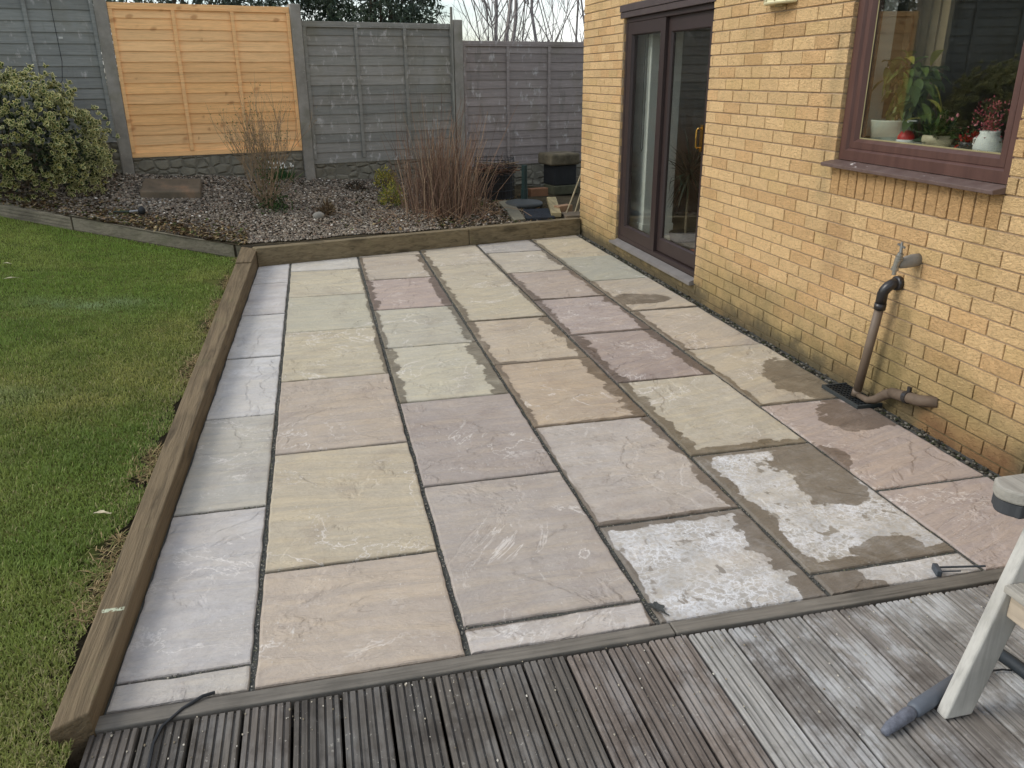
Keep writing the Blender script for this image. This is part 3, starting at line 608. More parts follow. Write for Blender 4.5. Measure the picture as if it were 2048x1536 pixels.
def make_panel(s0, s1, zb, zt, mat, rgbs, label, seedv):
    rnd = random.Random(seedv); b = MB(); nrow = 14; top = zt - .055; pitch = (top - zb - .055) / (nrow - .5)
    for r in range(nrow):
        z0 = zb + .045 + (r - .25) * pitch; hgt = pitch + .028
        if z0 + hgt > zt - .012: hgt = zt - .012 - z0
        tt = rnd.uniform(.88, 1.10); cc = tuple(a * tt for a in lin(*rnd.choice(rgbs))); n = 9; lo = []; hi = []
        ph = rnd.random() * 90; tl = rnd.uniform(-.004, .004)
        vs = []
        for i in range(n + 1):
            s = s0 + .02 + (s1 - s0 - .04) * i / n; wv_ = .005 * mnoise.noise(Vector((s * 3 + ph, ph, 0))) + tl * (i / n - .5)
            o_ = .002 * mnoise.noise(Vector((s * 2, ph, 3)))
            vs += [FP(s, .012 + o_, z0 + wv_), FP(s, .024 + o_, z0 + wv_ + .001), FP(s, .012, z0 + hgt), FP(s, .004, z0 + hgt)]
        fs = []
        for i in range(n):
            a = i * 4; d = a + 4; fs += [(a + 1, d + 1, d + 2, a + 2), (a, d, d + 1, a + 1), (a + 3, a + 2, d + 2, d + 3), (a, a + 3, d + 3, d)]
        fs += [(0, 1, 2, 3), (n * 4 + 3, n * 4 + 2, n * 4 + 1, n * 4)]
        b.add(vs, fs, cc)
    p = b.build('panel', mat, fence); p['label'] = label
    L = lin(*rgbs[0]); L = tuple(a * 1.05 for a in L)
    b = MB(); fbox(b, s0, s1, -.02, .034, zt - .045, zt, L); fbox(b, s0 + .001, s1 - .001, .0, .04, zt - .062, zt - .046, L); b.build('top_rail', mat, p, bevel=.003)
    b = MB(); fbox(b, s0, s1, .0, .034, zb, zb + .05, L); b.build('bottom_rail', mat, p, bevel=.003)
    for q in (0.0, 1 / 3, 2 / 3, 1.0):
        b = MB(); sc = s0 + .02 + (s1 - s0 - .04) * q; hw = .019
        fbox(b, sc - hw, sc + hw, .026, .045, zb + .052, zt - .064, tuple(a * .95 for a in L)); b.build('batten', mat, p, bevel=.002)
    return p
GREY = [(134, 132, 124), (126, 125, 118), (142, 139, 131)]
make_panel(-1.96, -.125, 1.0, 2.53, M_fg, [(136, 138, 133), (130, 132, 127)], 'grey weathered panel behind the variegated bush', 1)
make_panel(.0, 1.83, .831, 2.361, M_fo, [(240, 190, 132), (236, 184, 124), (243, 196, 140)], 'new orange wooden panel', 2)
make_panel(1.955, 3.775, .667, 2.225, M_fg, GREY, 'grey weathered panel behind the bare red stems', 3)
make_panel(3.905, 5.735, .530, 2.040, M_fg, [(144, 134, 128), (136, 127, 121), (150, 140, 134)], 'lowest mauve grey panel next to the house', 4)
m = Mat('concrete_post'); c = m.ramp(m.noise(5, 7, .65), (.3, lin(124, 120, 111)), (.7, lin(158, 153, 143)))
c = m.mix(m.math('MULTIPLY', m.step(m.noise(60, 3, .6), .68, .74), .8), c, lin(190, 190, 180)); c = m.mix(m.math('MULTIPLY', m.step(m.noise(3, 5, .6, m.map(loc=(2, 2, 2))), .5, .7), .4), c, lin(106, 104, 78))
M_post = m.fin(c, .9, m.bump(m.noise(80, 5, .7), .7, .004), .15)
for s, z0, z1 in ((-2.02, .7, 2.56), (-.062, .45, 2.50), (1.892, .3, 2.395), (3.840, .1, 2.272), (5.80, .0, 2.08)):
    b = MB(); fbox(b, s - .060, s + .060, -.06, .064, z0 - .3, z1, (1, 1, 1)); b.build('post', M_post, fence, bevel=.012, seg=2)
# rock-faced gravel boards
m = Mat('rock_face'); rv = m.map(rot=(0, 0, -YAW)); bk = m.vor(1, 'DISTANCE_TO_EDGE', m.map((7.5, 1, 11), vec=rv), rnd=.55)
c = m.mix(m.step(bk, .0, .10), lin(112, 108, 96), m.ramp(m.noise(9, 6, .7), (.3, lin(112, 108, 96)), (.7, lin(142, 137, 121))))
M_rock = m.fin(c, .95, m.bump(m.math('ADD', m.step(bk, .0, .2), m.math('MULTIPLY', m.noise(30, 5, .7), .5)), .9, .02), .1)
for s0, s1, z in ((-1.96, -.125, 1.0), (.0, 1.83, .829), (1.955, 3.775, .665), (3.905, 5.735, .528)):
    b = MB(); fbox(b, s0, s1, -.025, .022, z - .42, z - .002, (1, 1, 1)); b.build('gravel_board', M_rock, fence, bevel=.006)
# loose cane tied beside the third post, cable hung on the left panel
M_cane = wood('cane_wood', lin(176, 162, 132), 'z', .3, .8, False)
b = MB(); b.bar(FP(3.752, .056, .45), FP(3.758, .056, 2.41), .028, .018, up=tuple(FN)); tag(b.build('wooden_batten', wood('batten_grey', lin(140, 138, 128), 'z', .2, .85, False), bevel=.002), 'thin upright grey batten fixed beside the post behind the red stems', 'batten')
M_blk = plain('black_plastic', lin(38, 40, 42), .5, var=.2)
b = MB(); b.tube([FP(-.50, .055, 2.52), FP(-.505, .056, 2.2), FP(-.50, .058, 1.8), FP(-.53, .058, 1.62), FP(-.62, .058, 1.5)], .0035, 5)
b2 = MB(); b2.obox(FP(-.47, .064, 2.02), (FD, FN, Vector((0, 0, 1))), (.018, .004, .009))
cb_ = b.build('cable', M_blk); tag(cb_, 'thin dark cable hanging down the left grey fence panel', 'cable')
b2.build('clip', plain('clip', lin(190, 190, 184), .5), cb_)

# ================================================================== LAWN GRASS, GRAVEL
def unit(a): return a / np.maximum(np.linalg.norm(a, axis=1, keepdims=True), 1e-9)
def vnoise(x, y, sc, seed=0):
    """cheap smooth value noise on arrays"""
    r = np.random.default_rng(seed); T = r.random((64, 64)); x = x * sc + 100; y = y * sc + 100
    xi = np.floor(x).astype(int); yi = np.floor(y).astype(int); fx = x - xi; fy = y - yi; fx = fx * fx * (3 - 2 * fx); fy = fy * fy * (3 - 2 * fy)
    g = lambda a, b: T[a % 64, b % 64]
    return (g(xi, yi) * (1 - fx) + g(xi + 1, yi) * fx) * (1 - fy) + (g(xi, yi + 1) * (1 - fx) + g(xi + 1, yi + 1) * fx) * fy
M_grass = vcol('grass_blades', .6, .25, .35, .1, 5)
FROST = ((-1.72, 6.05, .30, .16, .75), (-1.46, 6.2, .20, .10, .6), (-1.85, 4.35, .35, .14, .5))
def grass(name, X, Y, hgt, wid, label):
    n = len(X); Z = lawn_z(X, Y) - .004
    n1 = vnoise(X, Y, 1.1, 1) * .6 + vnoise(X, Y, 3.1, 2) * .4; n2 = vnoise(X, Y, 2.0, 3) * .5 + vnoise(X, Y, 7, 4) * .5; n3 = vnoise(X, Y, 12, 5)
    ed = np.clip((timber_left(Y) - X) / .22, 0, 1)
    a = RNG.random(n) * 2 * np.pi; ln = RNG.normal(0, .55, n); H = hgt * (.45 + .9 * RNG.random(n)) * (.6 + .8 * n3) * np.where(ed < .5, 1.25, 1); W = wid * (.7 + .6 * RNG.random(n))
    dx, dy = np.cos(a), np.sin(a); px, py = -dy, dx; lean = np.clip(np.abs(ln) + .35, 0, 1.7)
    V = np.empty((n, 5, 3)); up1 = H * .55 * np.cos(lean * .6); out1 = H * .55 * np.sin(lean * .6); up2 = up1 + H * .45 * np.cos(lean * 1.25); out2 = out1 + H * .45 * np.sin(lean * 1.25)
    base = np.stack([X, Y, Z], 1); P = np.stack([px, py, 0 * px], 1); D = np.stack([dx, dy, 0 * dx], 1); U = np.array([0, 0, 1.0])
    V[:, 0] = base - P * (W / 2)[:, None]; V[:, 1] = base + P * (W / 2)[:, None]
    mid = base + D * out1[:, None] + U * up1[:, None]; V[:, 2] = mid + P * (W * .42)[:, None]; V[:, 3] = mid - P * (W * .42)[:, None]
    V[:, 4] = base + D * out2[:, None] + U * np.maximum(up2, .002)[:, None]
    i = np.arange(n)[:, None] * 5
    F = np.concatenate([i + [0, 1, 2], i + [0, 2, 3], i + [3, 2, 4]], 0)
    A = np.array(lin(122, 142, 68)); B = np.array(lin(158, 158, 90)); Cc = np.array(lin(172, 164, 116)); Dk = np.array(lin(88, 114, 50))
    t = np.clip((n1 - .35) * 2.2, 0, 1)[:, None]; c = A * (1 - t) + B * t
    u = np.clip((n2 - .5) * 2.6, 0, 1)[:, None] * .5; c = c * (1 - u) + Dk * u
    straw = (RNG.random(n) < (.04 + .08 * t[:, 0] + .30 * (1 - ed))); c[straw] = Cc * (.7 + .5 * RNG.random((straw.sum(), 1)))
    far = np.clip((Y - 4.5) / 3.5, 0, 1)[:, None] * .5; c = c * (1 - far) + far * np.array(lin(122, 154, 62))
    for (fx, fy, rx, ry, am) in FROST:
        g_ = np.exp(-(((X - fx) / rx) ** 2 + ((Y - fy) / ry) ** 2))[:, None] * am * (.4 + .9 * n3[:, None]); c = c * (1 - np.clip(g_, 0, .8)) + np.clip(g_, 0, .8) * np.array(lin(150, 168, 124))
    c = c * (.75 + .5 * RNG.random((n, 1)))
    return tag(np_mesh(name, V.reshape(-1, 3), F, M_grass, np.repeat(c, 5, 0)), label, 'grass', kind='stuff')
def lawn_pts(n, y0, y1, pw=1.0):
    Y = y0 + (y1 - y0) * RNG.random(n) ** pw; X = timber_left(Y) - .012 - RNG.random(n) * (Y * .37 + .75 - .70 + .35)
    X = np.where(Y < 1.84, X + .06, X)
    lim = np.where(X > -2.935, 8.60 - (X + 2.935) * (.65 / 2.185), 8.60 - (X + 2.935) * .3) - .03
    k = Y < lim
    ed = (timber_left(Y) - X); hole = (ed < .17 * vnoise(X * 0, Y, 9, 9) * vnoise(X * 0, Y, 2.3, 8) * 2 - .02) & (Y > 1.95)
    k &= ~hole
    return X[k], Y[k]
X, Y = lawn_pts(330000, 1.1, 8.62, 1.25)
q_ = RNG.random((9000, 2)); X = np.concatenate([X, -.745 - q_[:, 0] * .35]); Y = np.concatenate([Y, 1.2 + q_[:, 1] * .62])
grass('grass', X, Y, .019, .0036, 'short green lawn with mossy yellow patches left of the sleeper')
M_leafd0 = vcol('straw', .8, .2, .2)
def straw(n):
    Y = RNG.uniform(2.0, 7.9, n); X = timber_left(Y) - np.abs(RNG.normal(.0, .045, n)) - .004; k = vnoise(X * 0, Y, 2.3, 8) > .38; X, Y = X[k], Y[k]; n = len(X)
    a = RNG.random(n) * 6.283; L = RNG.uniform(.03, .075, n)[:, None]; D = unit(np.stack([np.cos(a), np.sin(a), RNG.uniform(.0, .7, n)], 1)); P = np.stack([X, Y, lawn_z(X, Y) + .002], 1); q = np.stack([-np.sin(a), np.cos(a), 0 * a], 1) * .0016
    V = np.stack([P - q, P + q, P + D * L * .6 + q, P + D * L * .6 - q, P + D * L - [0, 0, .008]], 1); i = np.arange(n)[:, None] * 5
    C = np.array([lin(*c) for c in ((172, 152, 112), (140, 120, 84), (110, 96, 64), (120, 124, 70))])[RNG.integers(0, 4, n)]
    tag(np_mesh('dead_grass', V.reshape(-1, 3), np.concatenate([i + [0, 1, 2], i + [0, 2, 3], i + [3, 2, 4]], 0), M_leafd0, np.repeat(C, 5, 0)), 'dry straw coloured grass fringing the long sleeper', 'grass', kind='stuff')
straw(5200)
# gravel
M_gravel = vcol('pebbles', .85, .25, var=.2, bs=120)
bm = bmesh.new(); bmesh.ops.create_icosphere(bm, subdivisions=1, radius=1); bm.verts.ensure_lookup_table()
ICO_V = np.array([v.co[:] for v in bm.verts]); ICO_F = np.array([[v.index for v in f.verts] for f in bm.faces]); bm.free()
def pebbles(name, X, Y, Z, r0, r1, cols, mat, label, cat, wts=None):
    n = len(X); k = len(ICO_V); s = (r0 + (r1 - r0) * RNG.random(n) ** 2)
    sc = np.stack([s * (.8 + .6 * RNG.random(n)), s * (.8 + .6 * RNG.random(n)), s * (.5 + .35 * RNG.random(n))], 1)
    V = ICO_V[None] * (1 + .22 * (RNG.random((n, k, 1)) - .5)) * sc[:, None, :]
    a = RNG.random(n) * 6.283; ca, sa = np.cos(a)[:, None], np.sin(a)[:, None]; tl = RNG.normal(0, .35, n)[:, None]
    x, y, z = V[..., 0], V[..., 1], V[..., 2]; y, z = y * np.cos(tl) - z * np.sin(tl), y * np.sin(tl) + z * np.cos(tl)
    V = np.stack([x * ca - y * sa, x * sa + y * ca, z], 2) + np.stack([X, Y, Z + s * .3], 1)[:, None, :]
    F = (ICO_F[None] + (np.arange(n) * k)[:, None, None]).reshape(-1, 3)
    C = np.array([lin(*c) for c in cols])[RNG.choice(len(cols), n, p=wts)] * (.7 + .55 * RNG.random((n, 1)))
    return tag(np_mesh(name, V.reshape(-1, 3), F, mat, np.repeat(C, k, 0)), label, cat, kind='stuff')
n = 46000; X = RNG.uniform(-3.2, 2.3, n); u = RNG.random(n) ** 1.15; yf = front_y(X) + .03; Y = yf + u * (fence_y(X) - .04 - yf)
keep = (X < 1.2) | (RNG.random(n) < .25); keep &= (X > -2.0) | (RNG.random(n) < .45); X, Y = X[keep], Y[keep]
pebbles('gravel', X, Y, bed(X, Y) + .004 * RNG.random(len(X)) + .018 * np.array([mnoise.noise(Vector((a * 2, b_ * 2, 5))) for a, b_ in zip(X, Y)]), .006, .0155, [(130, 120, 106), (114, 106, 96), (144, 132, 115), (96, 88, 78), (164, 155, 140), (126, 107, 91), (206, 200, 188), (70, 64, 57)], M_gravel, 'brown and grey pebbles covering the raised bed', 'gravel', [.22, .2, .17, .14, .1, .1, .02, .05])
# crumbs and fine sand lying in the slab joints
n = 9000; k_ = RNG.integers(1, 6, n); X = np.array([0, -.313, .318, .935, 1.55, 2.16])[k_] + RNG.normal(0, .0045, n); Y = RNG.uniform(1.96, 8.0, n); kp = Y < far_y(X) - .03; X, Y = X[kp], Y[kp]
rows = []
for (cc_, ya, yb, *_) in S:
    if yb < 8.9: rows += [(cc_, yb)] * 110
rows = np.array(rows); xl_ = np.array([-.67, -.313, .318, .935, 1.55, 2.16]); xr_ = np.array([-.313, .318, .935, 1.55, 2.16, 2.71]); ci = rows[:, 0].astype(int)
X2 = xl_[ci] + RNG.random(len(rows)) * (xr_ - xl_)[ci]; Y2 = rows[:, 1] + RNG.normal(0, .0045, len(rows)); kp = Y2 < far_y(X2) - .03
X = np.concatenate([X, X2[kp]]); Y = np.concatenate([Y, Y2[kp]])
pebbles('joint_sand', X, Y, np.full(len(X), -.0065), .001, .0032, [(128, 126, 118), (108, 106, 100), (150, 146, 134), (106, 108, 84), (88, 88, 84)], M_gravel, 'grey sand and crumbs lying in the joints between paving slabs', 'sand')
# dead leaves and stalks lying on the bed near the edging and under the clump
M_leafy = vcol('dead_leaf', .8, .2, .15)
def flat_leaves(name, pts, L0, L1, cols, label, lift=.012):
    n = len(pts); P = np.array(pts); a = RNG.random(n) * 6.283; L = RNG.uniform(L0, L1, n); W = L * RNG.uniform(.12, .5, n); t = RNG.normal(0, .3, (n, 2))
    d = np.stack([np.cos(a), np.sin(a), t[:, 0]], 1); q = np.stack([-np.sin(a), np.cos(a), t[:, 1]], 1)
    P = P + [0, 0, lift]; V = np.stack([P - d * L[:, None] / 2, P + q * W[:, None] / 2 + [0, 0, .004], P + d * L[:, None] / 2, P - q * W[:, None] / 2 + [0, 0, .004]], 1)
    F = np.arange(n * 4).reshape(n, 4); C = np.array([lin(*c) for c in cols])[RNG.choice(len(cols), n)] * (.7 + .5 * RNG.random((n, 1)))
    return tag(np_mesh(name, V.reshape(-1, 3), F, M_leafy, np.repeat(C, 4, 0)), label, 'leaf litter', kind='stuff')
pts = []
for i in range(4200):
    if i % 3: x = random.uniform(-3.2, -.7); y = front_y(x) + abs(random.gauss(.02, .22))
    else: x = random.gauss(1.4, .6); y = front_y(x) + random.uniform(.05, 1.6)
    if y < fence_y(x) - .05 and x < 2.7: pts.append(bedp(x, y))
flat_leaves('leaf_litter', pts, .02, .075, [(146, 122, 84), (112, 90, 62), (90, 70, 50), (168, 150, 112), (70, 58, 44), (88, 96, 52)], 'dry brown leaves and stalks littering the raised bed')

# ================================================================== PLANTS
def tubes_obj(name, mat, parent, fn): b = MB(); fn(b); return b.build(name, mat, parent)
def leaves_np(P, D, L, W, C, name, mat, parent=None, fold=.15):
    """simple pointed leaves: P base, D unit direction"""
    n = len(P); r = unit(np.cross(D, RNG.normal(0, 1, (n, 3)))); nn = np.cross(r, D); L = np.broadcast_to(L, n)[:, None]; W = np.broadcast_to(W, n)[:, None]
    m1 = P + D * L * .45
    V = np.stack([P, m1 + r * W / 2 + nn * W * fold, P + D * L, m1 - r * W / 2 + nn * W * fold], 1)
    F = np.arange(n * 4).reshape(n, 4)
    return np_mesh(name, V.reshape(-1, 3), F, mat, np.repeat(C, 4, 0), parent)
def curved_leaves(P, D, L, W, C, name, mat, parent=None):
    n = len(P); r = unit(np.cross(D, [0, 0, 1.0]) + RNG.normal(0, .15, (n, 3))); L = L[:, None]; W = W[:, None]; ts = np.linspace(0, 1, 7); V = []
    up = np.cross(r, D)
    for t_ in ts:
        wd = W * .5 * math.sin(math.pi * min(1, t_ * .94 + .03)) ** .8 * (1.15 - .4 * t_); c_ = P + D * L * (t_ - .12 * t_ * t_) - np.array([0, 0, 1.0]) * L * .42 * t_ * t_
        V += [c_ - r * wd + up * wd * .35, c_, c_ + r * wd + up * wd * .35]
    V = np.stack(V, 1); i = np.arange(n)[:, None] * 21
    F = np.concatenate([i + [k * 3 + a_, k * 3 + a_ + 1, k * 3 + a_ + 4, k * 3 + a_ + 3] for k in range(6) for a_ in (0, 1)], 0)
    return np_mesh(name, V.reshape(-1, 3), F, mat, np.repeat(C, 21, 0), parent, True)
M_leaf = vcol('leaf', .45, .4, .25, .12, 9)
M_leafd = vcol('leaf_matt', .7, .25, .25, .12, 9)

# variegated evergreen bush
bc = Vector((-2.98, 9.03, .98))
bush = empty('variegated_bush', bedp(-2.98, 9.03), 'rounded variegated bush with cream edged leaves by the lawn', 'bush')
ang = np.linspace(0, 2 * np.pi, 6, endpoint=False)
LU, LV = np.cos(ang), np.sin(ang)
def bush_surface(n, rmin, rmax):
    d = unit(RNG.normal(0, 1, (n * 3, 3))); d = d[d[:, 2] > -.72][:n]
    bump_ = np.array([mnoise.noise(Vector(q) * 2.6) * .15 + mnoise.noise(Vector(q) * 6) * .07 for q in d])
    rr = RNG.uniform(rmin, rmax, len(d)) + bump_
    S_ = np.stack([np.sign(d[:, 0]) * np.abs(d[:, 0]) ** .86 * .96, np.sign(d[:, 1]) * np.abs(d[:, 1]) ** .9 * .50, np.where(d[:, 2] > 0, d[:, 2] * .74, d[:, 2] * .60)], 1)
    return np.array(bc) + S_ * rr[:, None], d
cen, nd = bush_surface(2300, .86, 1.0); c2_, n2_ = bush_surface(150, 1.0, 1.13); cen = np.concatenate([cen, c2_]); nd = np.concatenate([nd, n2_])
hl = np.array([mnoise.noise(Vector(q) * 3.1 + Vector((9, 1, 2))) for q in nd]); cen, nd = cen[hl > -.34], nd[hl > -.34]
ns = len(cen); per = 6
Dn = np.repeat(nd, per, 0); Pn = np.repeat(cen, per, 0); tang = unit(np.cross(Dn, RNG.normal(0, 1, Dn.shape)))
sp_ = RNG.uniform(.25, 1.25, (len(Dn), 1)); Dl = unit(Dn * np.cos(sp_) + tang * np.sin(sp_) + [0, -.05, .12])
side = unit(np.cross(Dl, Dn + RNG.normal(0, .12, Dn.shape))); upv = np.cross(side, Dl); ll = RNG.uniform(.042, .066, (len(Dl), 1)); lw = ll * RNG.uniform(.42, .56, (len(Dl), 1))
def leafring(f, lift):
    r = []
    for u_, v_ in zip(LU, LV):
        uu = .54 + .46 * u_ * f; vv = .5 * v_ * f * 2 * .5
        r.append(Pn + Dl * ll * uu + side * lw * vv + upv * ll * (.55 * vv * vv + .12 * (uu - .5) ** 2 + lift))
    return np.stack(r, 1)
inner, inner2, outer = leafring(.72, .012), leafring(.72, .0), leafring(1.0, 0)
V = np.concatenate([inner, inner2, outer], 1); nl = len(V); off = (np.arange(nl) * 18)[:, None]
F = [off + [0, 1, 2, 3], off + [0, 3, 4, 5]] + [off + [6 + j, 6 + (j + 1) % 6, 12 + (j + 1) % 6, 12 + j] for j in range(6)]
F = np.concatenate(F, 0)
gcol = np.array(lin(84, 104, 54)) * RNG.uniform(.55, 1.15, (nl, 1)); ccol = np.array(lin(228, 222, 162)) * RNG.uniform(.75, 1.05, (nl, 1))
yl = RNG.random(nl) < .05; gcol[yl] = np.array(lin(170, 160, 70))
C = np.concatenate([np.repeat(gcol[:, None], 6, 1), np.repeat(ccol[:, None], 12, 1)], 1)
np_mesh('foliage', V.reshape(-1, 3), F, M_leaf, C.reshape(-1, 3), bush)
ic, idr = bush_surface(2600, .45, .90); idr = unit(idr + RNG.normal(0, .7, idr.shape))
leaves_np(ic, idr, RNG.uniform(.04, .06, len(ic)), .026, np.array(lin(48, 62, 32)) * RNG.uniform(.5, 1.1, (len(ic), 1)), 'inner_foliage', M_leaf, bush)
def stems(b):
    for i in range(26):
        a = random.uniform(0, 6.28); p0 = Vector(bedp(bc.x + .18 * math.cos(a), bc.y + .10 * math.sin(a), -.03)); e = Vector((bc.x + .62 * math.cos(a), bc.y + .30 * math.sin(a), bc.z + random.uniform(-.2, .4)))
        b.tube([p0, (p0 + e) / 2 + Vector((0, 0, .1)), e], [.012, .008, .004], 5, False)
tubes_obj('stem', plain('bush_stem', lin(84, 74, 56), .9), bush, stems)

def grow(b, p, d, L, r, depth, spread, up=.15, nk=(2, 3), tips=None, seg=4, sides=5, col=None):
    pts = [Vector(p)]; d = Vector(d).normalized(); q = Vector(p)
    for i in range(seg):
        d = (d + Vector((random.gauss(0, .09), random.gauss(0, .09), random.gauss(up * .25, .05)))).normalized(); q = q + d * (L / seg); pts.append(q.copy())
    b.tube(pts, [r * (1 - .45 * i / seg) for i in range(seg + 1)], sides if depth > 0 else 3, False, col)
    if tips is not None and depth <= 1: tips += pts[2:]
    if depth > 0:
        for k in range(random.randint(*nk)):
            t = random.randint(max(1, seg // 2), seg); s = random.uniform(.6, 1.2) * spread; ax = Vector((random.gauss(0, 1), random.gauss(0, 1), random.gauss(0, .6))).normalized()
            nd_ = (d + ax * s).normalized(); grow(b, pts[t], nd_, L * random.uniform(.5, .8), r * .55, depth - 1, spread, up, nk, tips, seg, sides, col)
def bare_mat(name, c0, c1): m = Mat(name); return m.fin(m.ramp(m.noise(14, 5, .6), (.35, lin(*c0)), (.65, lin(*c1))), .85, None, .2)
# half bare privet-like shrub before the orange panel
sh = empty('bare_shrub', bedp(-.55, 8.98), 'leafless twiggy shrub standing in front of the orange fence panel', 'shrub')
tips = []
def fn(b):
    for i in range(30):
        a = random.uniform(0, 6.28); rr = random.uniform(.0, .09); p = bedp(-.54 + rr * math.cos(a), 8.98 + rr * math.sin(a), -.02)
        tgt = Vector((random.gauss(0, .135), random.gauss(0, .11), .55)); grow(b, p, tgt, random.uniform(.42, .60), .0062, 3, .30, .35, (2, 3), tips, 4, 4)
    for i in range(9):
        a = random.uniform(2.2, 4.4) if i % 2 else random.uniform(-.6, .6); p = bedp(-.54, 8.96, .05)
        grow(b, p, Vector((math.cos(a) * .8, -.15, .55)), random.uniform(.25, .42), .004, 1, .4, .2, (1, 2), None, 4, 4)
tubes_obj('stem', bare_mat('shrub_twig', (112, 96, 76), (154, 134, 108)), sh, fn)
tp = np.array([p[:] for p in tips]); tp = tp[RNG.choice(len(tp), 420)] + RNG.normal(0, .015, (420, 3)); n = len(tp)
leaves_np(tp, unit(RNG.normal(0, 1, (n, 3)) + [0, 0, .5]), RNG.uniform(.015, .032, n), .010, np.array([lin(112, 110, 62), lin(146, 128, 84), lin(84, 92, 50)])[RNG.integers(0, 3, n)], 'foliage', M_leafd, sh)
n = 700; P = np.stack([RNG.normal(-.46, .085, n), RNG.normal(8.95, .07, n), np.zeros(n)], 1); P[:, 2] = bed(P[:, 0], P[:, 1]) + np.abs(RNG.normal(.02, .10, n)) + np.where(RNG.random(n) < .35, .30, 0)
leaves_np(P, unit(RNG.normal(0, 1, (n, 3)) + [0, 0, .6]), RNG.uniform(.02, .045, n), .014, np.array([lin(58, 84, 44), lin(76, 96, 52), lin(44, 64, 38)])[RNG.integers(0, 3, n)], 'lower_foliage', M_leafd, sh)
# clump of bare red-brown stems
cl = empty('red_stem_clump', bedp(1.25, 8.95), 'dense clump of bare reddish brown stems before the fence', 'shrub')
def fn(b):
    for i in range(620):
        t = random.random(); x = 1.34 + random.gauss(0, .20); y = 8.98 + random.gauss(0, .18); x = min(max(x, .90), 1.85)
        if y < front_y(x) + .06: y = front_y(x) + .06 + random.random() * .2
        h = random.uniform(.36, .95) * (1.0 if abs(x - 1.2) < .4 else .72)
        if i % 11 == 0: h = random.uniform(.9, 1.30)
        p = Vector(bedp(x, y, -.02)); lean = Vector(((x - 1.2) * .24 + random.gauss(0, .085), random.gauss(0, .1), 1)).normalized()
        m1 = p + lean * h * .5 + Vector((random.gauss(0, .018), random.gauss(0, .018), 0)); e = p + lean * h + Vector((random.gauss(0, .05) + (x - 1.2) * .12, random.gauss(0, .05), 0)); r = random.uniform(.0018, .0042)
        cc = lin(*random.choice([(126, 100, 84), (142, 116, 96), (108, 86, 72), (162, 140, 114), (98, 80, 68)]))
        b.tube([p, m1, e], [r, r * .8, r * .4], 4, False, cc)
        if i % 3 == 0:
            q = p + lean * h * random.uniform(.4, .8); b.tube([q, q + Vector((random.gauss(0, .07), random.gauss(0, .05), random.uniform(.05, .2)))], [r * .5, r * .25], 3, False, cc)
    for i in range(70):
        x = random.gauss(1.25, .4); y = front_y(x) + random.uniform(.08, .6); p = Vector(bedp(x, y, .02)); a = random.uniform(0, 6.28)
        b.tube([p, p + Vector((.15 * math.cos(a), .12 * math.sin(a), random.uniform(.02, .12))), p + Vector((.3 * math.cos(a), .2 * math.sin(a), random.uniform(.0, .2)))], [.003, .0025, .001], 4, False, lin(*random.choice([(150, 126, 100), (110, 84, 66)])))
tubes_obj('stem', vcol('red_stem', .8, .2), cl, fn)
# small yellow-green shrubs
def small_shrub(name, x, y, r, h, n, cols, label, cat='shrub', lf=(.02, .04)):
    t = empty(name, bedp(x, y), label, cat); d = unit(RNG.normal(0, 1, (n, 3))); d[:, 2] = np.abs(d[:, 2]); rr = RNG.uniform(.3, 1, (n, 1)) ** .6
    P = np.array(bedp(x, y)) + d * rr * [r, r, h]
    leaves_np(P, unit(d + RNG.normal(0, .6, (n, 3)) + [0, 0, .4]), RNG.uniform(*lf, n), .012, np.array([lin(*c) for c in cols])[RNG.integers(0, len(cols), n)] * RNG.uniform(.7, 1.15, (n, 1)), 'foliage', M_leafd, t)
    def st(b):
        for i in range(14):
            a = random.uniform(0, 6.28); p = Vector(bedp(x, y, -.01)); b.tube([p, p + Vector((r * .7 * math.cos(a), r * .7 * math.sin(a), h * .8))], [.004, .002], 4, False)
    tubes_obj('stem', bare_mat('small_stem', (90, 72, 54), (120, 100, 76)), t, st); return t
small_shrub('golden_shrub', .80, 10.0, .15, .24, 620, [(196, 180, 84), (168, 158, 74), (132, 134, 62)], 'small golden leaved shrub against the stone gravel board')
small_shrub('golden_shrub', .80, 9.25, .15, .24, 700, [(134, 140, 66), (106, 118, 54), (190, 176, 80)], 'green and gold low shrub beside the red stem clump')
small_shrub('heather_plant', .43, 9.78, .12, .10, 300, [(70, 60, 54), (92, 78, 66), (58, 60, 44)], 'dark low heather plant between the two bare shrubs')
small_shrub('twig_tuft', .07, 8.80, .07, .13, 160, [(112, 92, 70), (92, 78, 58), (134, 116, 88)], 'thin brown twig tuft beside the grey stone on the gravel', 'plant', (.05, .10))
t = empty('snowdrop_clump', bedp(-.40, 10.02), 'clump of white snowdrops flowering beside the bare shrub', 'flowers')
n = 170; P = np.array(bedp(-.40, 10.02)) + RNG.normal(0, 1, (n, 3)) * [.07, .05, 0]
leaves_np(P, unit(RNG.normal(0, .45, (n, 3)) + [0, 0, 1]), RNG.uniform(.09, .17, n), .010, np.array(lin(70, 104, 62)) * RNG.uniform(.7, 1.1, (n, 1)), 'foliage', M_leafd, t)
b = MB()
for i in range(26):
    p = Vector(bedp(-.40, 10.02)) + Vector((random.gauss(0, .06), random.gauss(-.02, .04), random.uniform(.12, .20))); b.blob(p, (.009, .009, .014), i, 1)
b.build('blossom', plain('petal', lin(236, 238, 230), .6, var=.03), t)

